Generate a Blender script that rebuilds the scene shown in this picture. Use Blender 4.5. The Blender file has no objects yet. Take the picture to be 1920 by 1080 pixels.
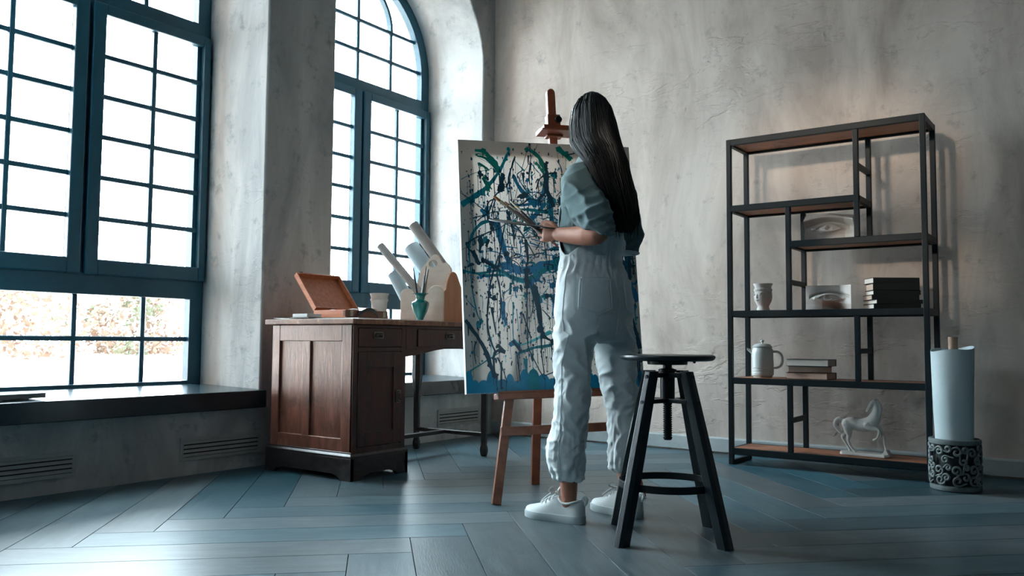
import bpy, bmesh, math, random
import numpy as np
from mathutils import Vector, Matrix, noise

random.seed(7)
SC = bpy.context.scene
COL = SC.collection
PI = math.pi
R = math.radians

# ------------------------------------------------------------------ camera
cam = bpy.data.cameras.new('camera')
cam.sensor_fit = 'HORIZONTAL'
cam.sensor_width = 36.0
cam.lens = 29.67
cam.clip_start = 0.05
camo = bpy.data.objects.new('camera', cam)
COL.objects.link(camo)
YAW, PITCH, ROLL = R(35.911), R(3.628), R(0.416)
_f = Vector((-math.sin(YAW) * math.cos(PITCH), math.cos(YAW) * math.cos(PITCH), math.sin(PITCH)))
_r = Vector((math.cos(YAW), math.sin(YAW), 0))
_u = _r.cross(_f)
_r2 = _r * math.cos(ROLL) + _u * math.sin(ROLL)
_u2 = -_r * math.sin(ROLL) + _u * math.cos(ROLL)
m3 = Matrix((_r2, _u2, -_f)).transposed()
camo.matrix_world = Matrix.Translation((3.98825, -5.17246, 0.70)) @ m3.to_4x4()
SC.camera = camo

# ------------------------------------------------------------------ world, sun, exposure
SC.view_settings.view_transform = 'Standard'
SC.view_settings.look = 'None'
SC.view_settings.gamma = 1.0
SC.view_settings.use_curve_mapping = False
SC.view_settings.exposure = 0.25
W = bpy.data.worlds.new('overcast_sky')
SC.world = W
W.use_nodes = True
bg = W.node_tree.nodes['Background']
bg.inputs[0].default_value = (0.75, 0.915, 1.0, 1)
bg.inputs[1].default_value = 30.0
sun = bpy.data.lights.new('sun', 'SUN')
sun.energy = 1.6
sun.angle = R(3.0)
sun.color = (1.0, 0.80, 0.60)
suno = bpy.data.objects.new('sun', sun)
COL.objects.link(suno)
suno.rotation_euler = Vector((0.172, 0.96, -0.185)).to_track_quat('-Z', 'Y').to_euler()
SC.cycles.max_bounces = 10
SC.cycles.diffuse_bounces = 6
SC.cycles.glossy_bounces = 4
SC.cycles.transparent_max_bounces = 12
SC.cycles.sample_clamp_indirect = 6.0
SC.cycles.caustics_reflective = False
SC.cycles.caustics_refractive = False
try:
    SC.cycles.use_denoising = True
    SC.cycles.denoiser = 'OPENIMAGEDENOISE'
except Exception:
    pass


def portal(loc, rot, sx, sy):
    l = bpy.data.lights.new('window_portal', 'AREA')
    l.shape = 'RECTANGLE'
    l.size, l.size_y = sx, sy
    l.cycles.is_portal = True
    o = bpy.data.objects.new('window_portal', l)
    COL.objects.link(o)
    o.location = loc
    o.rotation_euler = rot


# ------------------------------------------------------------------ mesh helpers
class B:
    """collects faces; build() links them as ONE mesh object"""

    def __init__(self):
        self.v = []
        self.f = []

    def add(self, vs, fs):
        n = len(self.v)
        self.v += [tuple(p) for p in vs]
        self.f += [tuple(i + n for i in q) for q in fs]
        return self

    def box(self, x0, x1, y0, y1, z0, z1):
        vs = [(x, y, z) for z in (z0, z1) for y in (y0, y1) for x in (x0, x1)]
        return self.add(vs, [(0, 2, 3, 1), (4, 5, 7, 6), (0, 1, 5, 4), (2, 6, 7, 3), (0, 4, 6, 2), (1, 3, 7, 5)])

    def bar(self, p, q, w, h, up=(0, 0, 1), w2=None, h2=None):
        p, q = Vector(p), Vector(q)
        d = (q - p).normalized()
        s = d.cross(Vector(up)).normalized()
        t = s.cross(d)
        w2 = w if w2 is None else w2
        h2 = h if h2 is None else h2
        vs = []
        for c, a, b in ((p, w / 2, h / 2), (q, w2 / 2, h2 / 2)):
            vs += [c - s * a - t * b, c + s * a - t * b, c + s * a + t * b, c - s * a + t * b]
        return self.add(vs, [(3, 2, 1, 0), (4, 5, 6, 7), (0, 1, 5, 4), (1, 2, 6, 5), (2, 3, 7, 6), (3, 0, 4, 7)])

    def loft(self, rings, caps=True, closed=True):
        n = len(rings[0])
        vs = [p for r in rings for p in r]
        fs = []
        for i in range(len(rings) - 1):
            for j in range(n if closed else n - 1):
                k = (j + 1) % n
                fs.append((i * n + j, i * n + k, (i + 1) * n + k, (i + 1) * n + j))
        if caps:
            fs.append(tuple(range(n - 1, -1, -1)))
            fs.append(tuple((len(rings) - 1) * n + j for j in range(n)))
        return self.add(vs, fs)

    def tube(self, pts, r, seg=8, caps=True, flat=1.0, up=None):
        pts = [Vector(p) for p in pts]
        n = len(pts)
        rad = r if callable(r) else (lambda t: r)
        rings = []
        ref = None
        for i, p in enumerate(pts):
            d = (pts[min(i + 1, n - 1)] - pts[max(i - 1, 0)])
            if d.length < 1e-9:
                d = Vector((0, 0, 1))
            d.normalize()
            if ref is None:
                ref = Vector(up) if up else (Vector((0, 0, 1)) if abs(d.z) < 0.9 else Vector((1, 0, 0)))
            ref = (ref - d * ref.dot(d)).normalized()
            s = d.cross(ref)
            k = rad(i / max(n - 1, 1))
            rings.append([p + (s * math.cos(a) + ref * math.sin(a) * flat) * k
                          for a in (2 * PI * j / seg for j in range(seg))])
        return self.loft(rings, caps)

    def lathe(self, prof, seg=32, c=(0, 0, 0), caps=True, wob=None):
        rings = []
        for r, z in prof:
            ring = []
            for j in range(seg):
                a = 2 * PI * j / seg
                k = r if wob is None else r * wob(a, z)
                ring.append((c[0] + k * math.cos(a), c[1] + k * math.sin(a), c[2] + z))
            rings.append(ring)
        return self.loft(rings, caps)

    def prism(self, poly, org, ax, ay, th):
        """poly in (a,b) extruded by vector th from plane org + a*ax + b*ay"""
        org, ax, ay, th = Vector(org), Vector(ax), Vector(ay), Vector(th)
        r0 = [org + ax * a + ay * b for a, b in poly]
        r1 = [p + th for p in r0]
        return self.loft([r0, r1])

    def ball(self, c, r, seg=16, sc=(1, 1, 1)):
        n = seg // 2
        prof = [(math.sin(PI * i / n) * r + 1e-5, -math.cos(PI * i / n) * r) for i in range(n + 1)]
        rings = [[(c[0] + p * math.cos(2 * PI * j / seg) * sc[0], c[1] + p * math.sin(2 * PI * j / seg) * sc[1],
                   c[2] + z * sc[2]) for j in range(seg)] for p, z in prof]
        return self.loft(rings)

    def mesh(self, name):
        m = bpy.data.meshes.new(name)
        m.from_pydata(self.v, [], self.f)
        bm = bmesh.new()
        bm.from_mesh(m)
        bmesh.ops.recalc_face_normals(bm, faces=bm.faces)
        bm.to_mesh(m)
        bm.free()
        return m

    def build(self, name, mat, parent=None, smooth=None, bevel=0, seg=2, sub=0):
        me = self.mesh(name)
        if smooth is not None:
            me.shade_smooth()
            me.set_sharp_from_angle(angle=R(smooth))
        return link(name, me, mat, parent, bevel, seg, sub)


def link(name, me, mat, parent=None, bevel=0, seg=2, sub=0):
    o = bpy.data.objects.new(name, me)
    if mat:
        me.materials.clear()
        me.materials.append(mat)
    COL.objects.link(o)
    if parent is not None:
        o.parent = parent
    if bevel:
        md = o.modifiers.new('bevel', 'BEVEL')
        md.width = bevel
        md.segments = seg
        md.limit_method = 'ANGLE'
        md.angle_limit = R(40)
    if sub:
        md = o.modifiers.new('sub', 'SUBSURF')
        md.levels = md.render_levels = sub
    return o


def tag(o, label=None, cat=None, group=None, kind=None):
    if label:
        o['label'] = label
    if cat:
        o['category'] = cat
    if group:
        o['group'] = group
    if kind:
        o['kind'] = kind
    return o


def thing(name, label, cat, loc=(0, 0, 0), rz=0.0, group=None, kind=None):
    o = bpy.data.objects.new(name, None)
    o.empty_display_size = 0.05
    COL.objects.link(o)
    o.location = loc
    o.rotation_euler = (0, 0, rz)
    return tag(o, label, cat, group, kind)


def copy_part(src, parent):
    c = src.copy()
    COL.objects.link(c)
    c.parent = parent
    return c


# ------------------------------------------------------------------ materials
def nt(name):
    m = bpy.data.materials.new(name)
    m.use_nodes = True
    t = m.node_tree
    return m, t, t.nodes['Principled BSDF']


def rgb(r, g, b):
    def c(x):
        x /= 255.0
        return x / 12.92 if x <= 0.04045 else ((x + 0.055) / 1.055) ** 2.4
    return (c(r), c(g), c(b), 1)


def mat(name, col, rough=0.5, metal=0.0, col2=None, nscale=6.0, stretch=(1, 1, 1), ndetail=5.0, ramp=(0.35, 0.7),
        bump=0.0, bscale=None, bstretch=None, spec=0.5, coat=0.0, rand=0.0, rvar=0.0, trans=0.0, wear=None):
    m, t, p = nt(name)
    N, L = t.nodes, t.links
    p.inputs['Roughness'].default_value = rough
    p.inputs['Metallic'].default_value = metal
    p.inputs['Specular IOR Level'].default_value = spec
    p.inputs['Coat Weight'].default_value = coat
    p.inputs['Coat Roughness'].default_value = 0.2
    tc = N.new('ShaderNodeTexCoord')
    mp = N.new('ShaderNodeMapping')
    mp.inputs['Scale'].default_value = stretch
    src = tc.outputs['Object']
    if rand:
        oi = N.new('ShaderNodeObjectInfo')
        ad = N.new('ShaderNodeVectorMath')
        ad.operation = 'MULTIPLY_ADD'
        ad.inputs[1].default_value = (37.0, 91.0, 53.0)
        L.new(oi.outputs['Random'], ad.inputs[0])
        L.new(src, ad.inputs[2])
        src = ad.outputs[0]
    L.new(src, mp.inputs[0])
    out = None
    if col2:
        n = N.new('ShaderNodeTexNoise')
        n.inputs['Scale'].default_value = nscale
        n.inputs['Detail'].default_value = ndetail
        n.inputs['Roughness'].default_value = 0.62
        L.new(mp.outputs[0], n.inputs['Vector'])
        cr = N.new('ShaderNodeValToRGB')
        cr.color_ramp.elements[0].position = ramp[0]
        cr.color_ramp.elements[1].position = ramp[1]
        cr.color_ramp.elements[0].color = col
        cr.color_ramp.elements[1].color = col2
        L.new(n.outputs['Fac'], cr.inputs[0])
        out = cr.outputs[0]
        if rvar:
            mr = N.new('ShaderNodeMapRange')
            mr.inputs[3].default_value = rough - rvar
            mr.inputs[4].default_value = rough + rvar
            L.new(n.outputs['Fac'], mr.inputs[0])
            L.new(mr.outputs[0], p.inputs['Roughness'])
    if wear:
        wc, ws, wlo, whi = wear
        n3 = N.new('ShaderNodeTexNoise')
        n3.inputs['Scale'].default_value = ws
        n3.inputs['Detail'].default_value = 8
        n3.inputs['Roughness'].default_value = 0.75
        L.new(src, n3.inputs['Vector'])
        mr3 = N.new('ShaderNodeMapRange')
        mr3.inputs[1].default_value = wlo
        mr3.inputs[2].default_value = whi
        L.new(n3.outputs['Fac'], mr3.inputs[0])
        mx = N.new('ShaderNodeMixRGB')
        L.new(mr3.outputs[0], mx.inputs[0])
        if out is not None:
            L.new(out, mx.inputs[1])
        else:
            mx.inputs[1].default_value = col
        mx.inputs[2].default_value = wc
        out = mx.outputs[0]
    if rand:
        hs = N.new('ShaderNodeHueSaturation')
        mr2 = N.new('ShaderNodeMapRange')
        mr2.inputs[3].default_value = 1 - rand
        mr2.inputs[4].default_value = 1 + rand
        ml = N.new('ShaderNodeMath')
        ml.operation = 'MULTIPLY'
        ml.inputs[1].default_value = 17.31
        L.new(oi.outputs['Random'], ml.inputs[0])
        fr = N.new('ShaderNodeMath')
        fr.operation = 'FRACT'
        L.new(ml.outputs[0], fr.inputs[0])
        mr4 = N.new('ShaderNodeMapRange')
        mr4.inputs[3].default_value, mr4.inputs[4].default_value = 0.55, 1.35
        L.new(fr.outputs[0], mr4.inputs[0])
        L.new(mr4.outputs[0], hs.inputs['Saturation'])
        L.new(oi.outputs['Random'], mr2.inputs[0])
        L.new(mr2.outputs[0], hs.inputs['Value'])
        if out is not None:
            L.new(out, hs.inputs['Color'])
        else:
            hs.inputs['Color'].default_value = col
        out = hs.outputs[0]
    if out is not None:
        L.new(out, p.inputs['Base Color'])
    else:
        p.inputs['Base Color'].default_value = col
    if bump:
        mp2 = N.new('ShaderNodeMapping')
        mp2.inputs['Scale'].default_value = bstretch or stretch
        L.new(src, mp2.inputs[0])
        n2 = N.new('ShaderNodeTexNoise')
        n2.inputs['Scale'].default_value = bscale or nscale * 4
        n2.inputs['Detail'].default_value = 6
        L.new(mp2.outputs[0], n2.inputs['Vector'])
        bp = N.new('ShaderNodeBump')
        bp.inputs['Strength'].default_value = 1.0
        bp.inputs['Distance'].default_value = bump
        L.new(n2.outputs['Fac'], bp.inputs['Height'])
        L.new(bp.outputs[0], p.inputs['Normal'])
    if trans:
        p.inputs['Transmission Weight'].default_value = trans
    return m


def plaster(name, c1, c2, c3, rough=0.85, relief=0.004, streak=(1.6, 1.6, 0.5), scratch=0.003, sscale=7.0):
    m, t, p = nt(name)
    N, L = t.nodes, t.links
    tc = N.new('ShaderNodeTexCoord')
    mp = N.new('ShaderNodeMapping')
    mp.inputs['Scale'].default_value = streak
    L.new(tc.outputs['Object'], mp.inputs[0])

    def noi(sc, det, vec, ro=0.6, dist=0.0):
        n = N.new('ShaderNodeTexNoise')
        n.inputs['Scale'].default_value = sc
        n.inputs['Detail'].default_value = det
        n.inputs['Roughness'].default_value = ro
        n.inputs['Distortion'].default_value = dist
        L.new(vec, n.inputs['Vector'])
        return n.outputs['Fac']
    a = noi(1.6, 6, mp.outputs[0], 0.65, 0.6)
    b = noi(9.0, 8, tc.outputs['Object'], 0.7)
    cr = N.new('ShaderNodeValToRGB')
    e = cr.color_ramp.elements
    e[0].position, e[0].color = 0.34, c1
    e[1].position, e[1].color = 0.66, c2
    L.new(a, cr.inputs[0])
    mr = N.new('ShaderNodeMapRange')
    mr.inputs[1].default_value, mr.inputs[2].default_value = 0.56, 0.78
    L.new(b, mr.inputs[0])
    mx = N.new('ShaderNodeMixRGB')
    L.new(mr.outputs[0], mx.inputs[0])
    L.new(cr.outputs[0], mx.inputs[1])
    mx.inputs[2].default_value = c3
    L.new(mx.outputs[0], p.inputs['Base Color'])
    p.inputs['Roughness'].default_value = rough
    p.inputs['Specular IOR Level'].default_value = 0.25
    # trowel relief: ridged, rotated noise plus fine grain
    mp3 = N.new('ShaderNodeMapping')
    mp3.inputs['Rotation'].default_value = (R(40), R(48), 0.0)
    mp3.inputs['Scale'].default_value = (1.0, 1.0, 2.2)
    L.new(tc.outputs['Object'], mp3.inputs[0])
    rg = noi(sscale, 5, mp3.outputs[0], 0.62, 0.25)
    rr = N.new('ShaderNodeValToRGB')
    k = rr.color_ramp.elements
    k[0].position, k[0].color = 0.53, (0, 0, 0, 1)
    k[1].position, k[1].color = 0.60, (1, 1, 1, 1)
    L.new(rg, rr.inputs[0])
    msk = noi(1.1, 3, tc.outputs['Object'], 0.5)
    mrm = N.new('ShaderNodeMapRange')
    mrm.inputs[1].default_value, mrm.inputs[2].default_value = 0.42, 0.62
    mrm.inputs[3].default_value = 0.12
    L.new(msk, mrm.inputs[0])
    mul = N.new('ShaderNodeMath')
    mul.operation = 'MULTIPLY'
    L.new(rr.outputs[0], mul.inputs[0])
    L.new(mrm.outputs[0], mul.inputs[1])
    b1 = N.new('ShaderNodeBump')
    b1.inputs['Distance'].default_value = scratch
    b1.inputs['Strength'].default_value = 0.7
    L.new(mul.outputs[0], b1.inputs['Height'])
    b2 = N.new('ShaderNodeBump')
    b2.inputs['Distance'].default_value = relief
    b2.inputs['Strength'].default_value = 0.6
    L.new(b, b2.inputs['Height'])
    L.new(b1.outputs[0], b2.inputs['Normal'])
    L.new(b2.outputs[0], p.inputs['Normal'])
    return m


M = {}
M['plaster_back'] = plaster('plaster_back', rgb(164, 152, 143), rgb(208, 197, 187), rgb(140, 133, 129), scratch=0.004, relief=0.003, sscale=4.2)
M['plaster_left'] = plaster('plaster_left', rgb(160, 163, 164), rgb(206, 208, 206), rgb(122, 128, 132), relief=0.003, scratch=0.002)
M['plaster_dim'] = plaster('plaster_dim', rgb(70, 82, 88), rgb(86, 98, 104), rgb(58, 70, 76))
M['ceiling'] = mat('ceiling_paint', rgb(126, 134, 138), 0.9)
M['base'] = mat('baseboard_paint', rgb(150, 160, 162), 0.6, col2=rgb(176, 182, 182), nscale=5, bump=0.002)
M['joint'] = mat('floor_joint', rgb(14, 24, 28), 0.9)
M['plank'] = mat('floor_plank', rgb(46, 71, 81), 0.38, col2=rgb(84, 106, 114), nscale=5.0, stretch=(0.9, 7, 1), ndetail=7,
                 ramp=(0.3, 0.72), bump=0.0006, bscale=30, bstretch=(0.6, 9, 1), rand=0.26, rvar=0.07, spec=0.26,
                 wear=(rgb(50, 76, 88), 2.3, 0.5, 0.66))
M['win'] = mat('window_paint', rgb(19, 72, 91), 0.42, col2=rgb(24, 80, 99), nscale=8, bump=0.0004, bscale=60)
M['sill'] = mat('sill_paint', rgb(22, 42, 50), 0.2, col2=rgb(30, 52, 60), nscale=4, stretch=(3, 1, 1), bump=0.0003, bscale=6, spec=0.6)
M['vent'] = mat('vent_metal', rgb(158, 162, 160), 0.7, col2=rgb(174, 177, 174), nscale=7)
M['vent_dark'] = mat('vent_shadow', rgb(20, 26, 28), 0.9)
_m, _t, _p = nt('window_glass')
_tr = _t.nodes.new('ShaderNodeBsdfTransparent')
_gl = _t.nodes.new('ShaderNodeBsdfGlossy')
_gl.inputs['Roughness'].default_value = 0.03
_mx = _t.nodes.new('ShaderNodeMixShader')
_lw = _t.nodes.new('ShaderNodeLayerWeight')
_lw.inputs[0].default_value = 0.5
_pw = _t.nodes.new('ShaderNodeMath')
_pw.operation = 'POWER'
_pw.inputs[1].default_value = 5.0
_ma = _t.nodes.new('ShaderNodeMath')
_ma.operation = 'MULTIPLY_ADD'
_ma.inputs[1].default_value = 0.6
_ma.inputs[2].default_value = 0.02
_t.links.new(_lw.outputs['Facing'], _pw.inputs[0])
_t.links.new(_pw.outputs[0], _ma.inputs[0])
_t.links.new(_ma.outputs[0], _mx.inputs[0])
_t.links.new(_tr.outputs[0], _mx.inputs[1])
_t.links.new(_gl.outputs[0], _mx.inputs[2])
_t.links.new(_mx.outputs[0], _t.nodes['Material Output'].inputs[0])
M['glass'] = _m

# ------------------------------------------------------------------ the room
XW = 0.06          # inner face of the window wall
XG = -0.50         # face of the window frames
XR, YF, ZC = 6.9, -9.0, 4.25
HALF, ZSILL, ZSPR = 0.75, 0.431, 2.80
WINS = [(-0.89, 'window_1'), (-2.90, 'window_2')]


def wall(name, t0, t1, opens, zmax, th, T, mt, z_low=0.0, bev=0.0):
    """wall in local (t along, d depth outwards, z); T maps to world. opens: (tc, half, z0, zspring)"""
    b = B()
    cuts = [t0]
    for tc, h, z0, zs in opens:
        cuts += [tc - h, tc + h]
    cuts.append(t1)
    zz = [z_low]
    if opens:
        zz += [opens[0][2], opens[0][3]]
    zz.append(zmax)

    def quad(ps):
        b.add([T(*p) for p in ps], [tuple(range(len(ps)))])
    for d in (0.0, th):
        for i in range(0, len(cuts), 2):
            for k in range(len(zz) - 1):
                quad([(cuts[i], d, zz[k]), (cuts[i + 1], d, zz[k]), (cuts[i + 1], d, zz[k + 1]), (cuts[i], d, zz[k + 1])])
        for tc, h, z0, zs in opens:
            quad([(tc - h, d, z_low), (tc + h, d, z_low), (tc + h, d, z0), (tc - h, d, z0)])
            n = 24
            arc = [(tc - h * math.cos(PI * j / n), zs + h * math.sin(PI * j / n)) for j in range(n + 1)]
            for j in range(n):
                quad([(arc[j][0], d, arc[j][1]), (arc[j + 1][0], d, arc[j + 1][1]), (arc[j + 1][0], d, zmax), (arc[j][0], d, zmax)])
    for tc, h, z0, zs in opens:
        n = 24
        path = [(tc - h, z0)] + [(tc - h * math.cos(PI * j / n), zs + h * math.sin(PI * j / n)) for j in range(n + 1)] + [(tc + h, z0)]
        for j in range(len(path)):
            k = (j + 1) % len(path)
            quad([(path[j][0], 0, path[j][1]), (path[k][0], 0, path[k][1]), (path[k][0], th, path[k][1]), (path[j][0], th, path[j][1])])
    for (ta, za, tb, zb) in ((t0, z_low, t1, z_low), (t0, zmax, t1, zmax)):
        quad([(ta, 0, za), (tb, 0, zb), (tb, th, zb), (ta, th, za)])
    for t in (t0, t1):
        quad([(t, 0, z_low), (t, th, z_low), (t, th, zmax), (t, 0, zmax)])
    me = b.mesh(name)
    bm = bmesh.new()
    bm.from_mesh(me)
    bmesh.ops.remove_doubles(bm, verts=bm.verts, dist=1e-5)
    bmesh.ops.recalc_face_normals(bm, faces=bm.faces)
    bm.to_mesh(me)
    bm.free()
    me.shade_smooth()
    me.set_sharp_from_angle(angle=R(25))
    o = link(name, me, mt, None, bev, 3)
    o['kind'] = 'structure'
    return o


wall('wall_left', YF, 0.0, [(yc, HALF, ZSILL - 0.05, ZSPR) for yc, _ in WINS[::-1]], ZC, 0.66,
     lambda t, d, z: (XW - d, t, z), M['plaster_left'], z_low=-0.12, bev=0.012)
wall('wall_back', -0.6, XR, [], ZC, 0.3, lambda t, d, z: (t, d, z), M['plaster_back'], z_low=-0.12)
wall('wall_right', YF, 0.0, [], ZC, 0.3, lambda t, d, z: (XR + d, t, z), M['plaster_dim'], z_low=-0.12)
REAR = (0.95, 0.75, 2.70, 3.35)
wall('wall_front', 0.06, XR, [REAR], ZC, 0.5, lambda t, d, z: (t, YF - d, z), M['plaster_dim'], z_low=-0.12)
tag(B().box(-0.7, XR + 0.3, YF - 0.6, 0.3, ZC, ZC + 0.2).build('ceiling', M['ceiling']), kind='structure')
floor = tag(B().box(-0.6, XR + 0.1, YF - 0.1, 0.1, -0.12, -0.014).build('floor', M['joint']), kind='structure')

# herringbone planks, 45 degrees to the walls
PW, PL = 0.2085, 1.336
U, V = Vector((1, 1)) / math.sqrt(2), Vector((-1, 1)) / math.sqrt(2)
ANC = Vector((1.905, -2.905))      # a point (u0 + L, v0 + w)


def clip(poly):
    def half(ps, f):
        out = []
        for i, p in enumerate(ps):
            q = ps[(i + 1) % len(ps)]
            a, c = f(p), f(q)
            if a >= 0:
                out.append(p)
            if a * c < 0:
                out.append(p + (q - p) * (a / (a - c)))
        return out
    for f in (lambda p: p.x - XW - 0.004, lambda p: XR - 0.004 - p.x, lambda p: p.y - YF - 0.004, lambda p: -0.004 - p.y):
        poly = half(poly, f) if poly else poly
    return poly


full = {}
gap = 0.0014
for j in range(-4, 8):
    for i in range(-60, 60):
        org = ANC - U * PL - V * PW + (U + V) * (PW * i) + (U - V) * (PL * j)
        for kind in (0, 1):
            if kind == 0:
                c0, a, e = org, U, V                       # runs along U
            else:
                c0, a, e = org + V * PW + U * 0.0, V, U    # runs along V
            ps = [c0 + a * s + e * q for s, q in ((gap, gap), (PL - gap, gap), (PL - gap, PW - gap), (gap, PW - gap))]
            if kind == 1:
                ps = ps[::-1]
            cp = clip(list(ps))
            if len(cp) < 3:
                continue
            area = abs(sum(cp[k].x * cp[(k + 1) % len(cp)].y - cp[(k + 1) % len(cp)].x * cp[k].y for k in range(len(cp)))) / 2
            if area < 0.006:
                continue
            ctr = c0 + a * PL / 2 + e * PW / 2
            whole = all((p - q).length < 1e-6 for p, q in zip(cp, ps)) and len(cp) == 4
            ang = R(45) if kind == 0 else R(135)
            key = kind if whole else None
            if key is not None and key in full:
                me = full[key]
            else:
                ca, sa = math.cos(-ang), math.sin(-ang)
                loc = [((p.x - ctr.x) * ca - (p.y - ctr.y) * sa, (p.x - ctr.x) * sa + (p.y - ctr.y) * ca) for p in cp]
                g = 0.0005
                cx = sum(p[0] for p in loc) / len(loc)
                cy = sum(p[1] for p in loc) / len(loc)

                def inset(p):
                    dx, dy = cx - p[0], cy - p[1]
                    return (p[0] + math.copysign(min(g, abs(dx)), dx), p[1] + math.copysign(min(g, abs(dy)), dy))
                b = B()
                b.loft([[(p[0], p[1], -0.013) for p in loc], [(p[0], p[1], -0.0005) for p in loc],
                        [(*inset(p), 0.0) for p in loc]])
                me = b.mesh('plank')
                me.materials.append(M['plank'])
                if key is not None:
                    full[key] = me
            o = bpy.data.objects.new('plank', me)
            COL.objects.link(o)
            o.location = (ctr.x, ctr.y, 0)
            o.rotation_euler = (0, 0, ang)
            o.parent = floor

# baseboard on the shelf wall
bb = B()
bb.loft([[(XW, -y, z) for y, z in ((0, 0.012), (0.016, 0.012), (0.016, 0.092), (0.011, 0.102), (0, 0.102))],
         [(XR, -y, z) for y, z in ((0, 0.012), (0.016, 0.012), (0.016, 0.092), (0.011, 0.102), (0, 0.102))]])
tag(bb.build('baseboard_back', M['base']), kind='structure')


# ------------------------------------------------------------------ windows
def window(name, loc, rz, z0=ZSILL, zs=ZSPR, sill=True, detail=True):
    """local: x into the room, y along the wall, z up; the origin lies on the frame face"""
    w = thing(name, None, None, loc, rz, kind='structure')
    H = HALF
    gr = 0.665                      # glass radius of the arch
    rail0, rail1 = z0 + 0.505, z0 + 0.625
    top0, top1 = zs - 0.28, zs - 0.187
    # outer frame: jambs and arch as one band
    n = 28
    path = [(-H, z0)] + [(-H * math.cos(PI * j / n), zs + H * math.sin(PI * j / n)) for j in range(n + 1)] + [(H, z0)]
    inn = [(-gr, z0 + 0.025)] + [(-gr * math.cos(PI * j / n), zs + gr * math.sin(PI * j / n)) for j in range(n + 1)] + [(gr, z0 + 0.025)]
    b = B()
    rings = []
    for (a, c), (p, q) in zip(path + path[:1], inn + inn[:1]):
        rings.append([(-0.062, a, c), (0.0, a, c), (0.0, p, q), (-0.062, p, q)])
    b.loft(rings, caps=False)
    b.build('frame', M['win'], w, smooth=30, bevel=0.004)
    B().box(-0.05, 0.012, -gr - 0.02, gr + 0.02, rail0, rail1).build('rail', M['win'], w, bevel=0.004)
    B().box(-0.05, 0.004, -gr - 0.02, gr + 0.02, top0, top1).build('rail', M['win'], w, bevel=0.004)
    B().box(-0.04, 0.006, -0.035, 0.035, rail1 - 0.01, top0 + 0.01).build('mullion', M['win'], w, bevel=0.004)
    mw = 0.026

    def muntin(parent, b):
        return b.build('glazing_bar', M['win'], parent, bevel=0.003, seg=1)

    def pane(parent, y0, y1, za, zb, x=-0.040):
        return B().box(x - 0.002, x + 0.002, y0, y1, za, zb).build('pane', M['glass'], parent)
    # lower lights
    la, lb = z0 + 0.025, rail0
    zm = (la + lb) / 2 + 0.004
    muntin(w, B().box(-0.050, -0.028, -gr, gr, zm - mw / 2, zm + mw / 2))
    for y in (-0.39, 0.0, 0.39):
        muntin(w, B().box(-0.049, -0.029, y - mw / 2, y + mw / 2, la, lb))
    ys = [-gr, -0.39, 0.0, 0.39, gr]
    for k in range(4):
        for za, zb in ((la, zm), (zm, lb)):
            pane(w, ys[k], ys[k + 1], za, zb)
    # the two casements
    g0, g1 = rail1 + 0.07, top0 - 0.05
    for s in (-1, 1):
        sash = B()
        y_in, y_out, gi, go = 0.012, 0.735, 0.083, 0.690
        x0, x1 = -0.018, 0.036
        za, zb = rail1 - 0.012, top0 + 0.01
        for (a, c) in ((y_in, gi), (go, y_out)):
            sash.box(x0, x1, min(s * a, s * c), max(s * a, s * c), za, zb)
        sash.box(x0, x1, min(s * gi, s * go), max(s * gi, s * go), za, g0)
        sash.box(x0, x1, min(s * gi, s * go), max(s * gi, s * go), g1, zb)
        so = sash.build('sash', M['win'], w, bevel=0.006)
        ym = (gi + go) / 2
        muntin(so, B().box(-0.014, 0.012, s * ym - mw / 2, s * ym + mw / 2, g0, g1))
        for k in range(1, 6):
            z = g0 + (g1 - g0) * k / 6
            muntin(so, B().box(-0.013, 0.010, min(s * gi, s * go), max(s * gi, s * go), z - mw / 2, z + mw / 2))
        for k in range(6):
            for (a, c) in ((gi, ym), (ym, go)):
                pane(so, min(s * a, s * c), max(s * a, s * c), g0 + (g1 - g0) * k / 6, g0 + (g1 - g0) * (k + 1) / 6, -0.004)
        # outer storm sash seen behind the glass as a pale edge
        st = B()
        st.box(-0.058, -0.05, min(s * (go - 0.018), s * go), max(s * (go - 0.018), s * go), g0, g1)
        st.build('storm_sash', M['win'], w)
        for z in (rail1 + 0.16, top0 - 0.16):
            B().tube([(0.02, s * 0.742, z - 0.045), (0.02, s * 0.742, z + 0.045)], 0.008, 8).build('hinge', M['win'], so)
    # fanlight
    za, zb = zs + 0.035, zs + 0.275
    zl = (top1 + zb) / 2 - 0.0
    muntin(w, B().box(-0.050, -0.028, -gr, gr, zl - mw / 2, zl + mw / 2))
    hw = math.sqrt(gr * gr - (zb - zs) ** 2)
    muntin(w, B().box(-0.050, -0.028, -hw, hw, zb - mw / 2, zb + mw / 2))
    for y in (-0.345, 0.345):
        muntin(w, B().box(-0.049, -0.029, y - mw / 2, y + mw / 2, top1, zb))
    muntin(w, B().box(-0.049, -0.029, -mw / 2, mw / 2, top1, zb + 0.33))
    rg = []
    for j in range(19):
        a = PI * j / 18
        rg.append([(x, -math.cos(a) * k, zb + math.sin(a) * k) for x, k in ((-0.068, 0.332), (-0.022, 0.332), (-0.022, 0.358), (-0.068, 0.358))])
    muntin(w, B().loft(rg))
    yy = [-gr, -0.345, 0.0, 0.345, gr]
    for k in range(4):
        pane(w, yy[k], yy[k + 1], top1, zl)
        pane(w, yy[k], yy[k + 1], zl, zs if k in (0, 3) else zb)
    fan = B()
    th = [PI * j / 24 for j in range(25)]
    pts = [(-gr, zs)] + [(-gr * math.cos(a), zs + gr * math.sin(a)) for a in th] + [(gr, zs)]
    fan.prism([(p[0], p[1]) for p in pts[1:-1]], (-0.05, 0, 0), (0, 1, 0), (0, 0, 1), (0.004, 0, 0))
    fan.build('pane', M['glass'], w)
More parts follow.
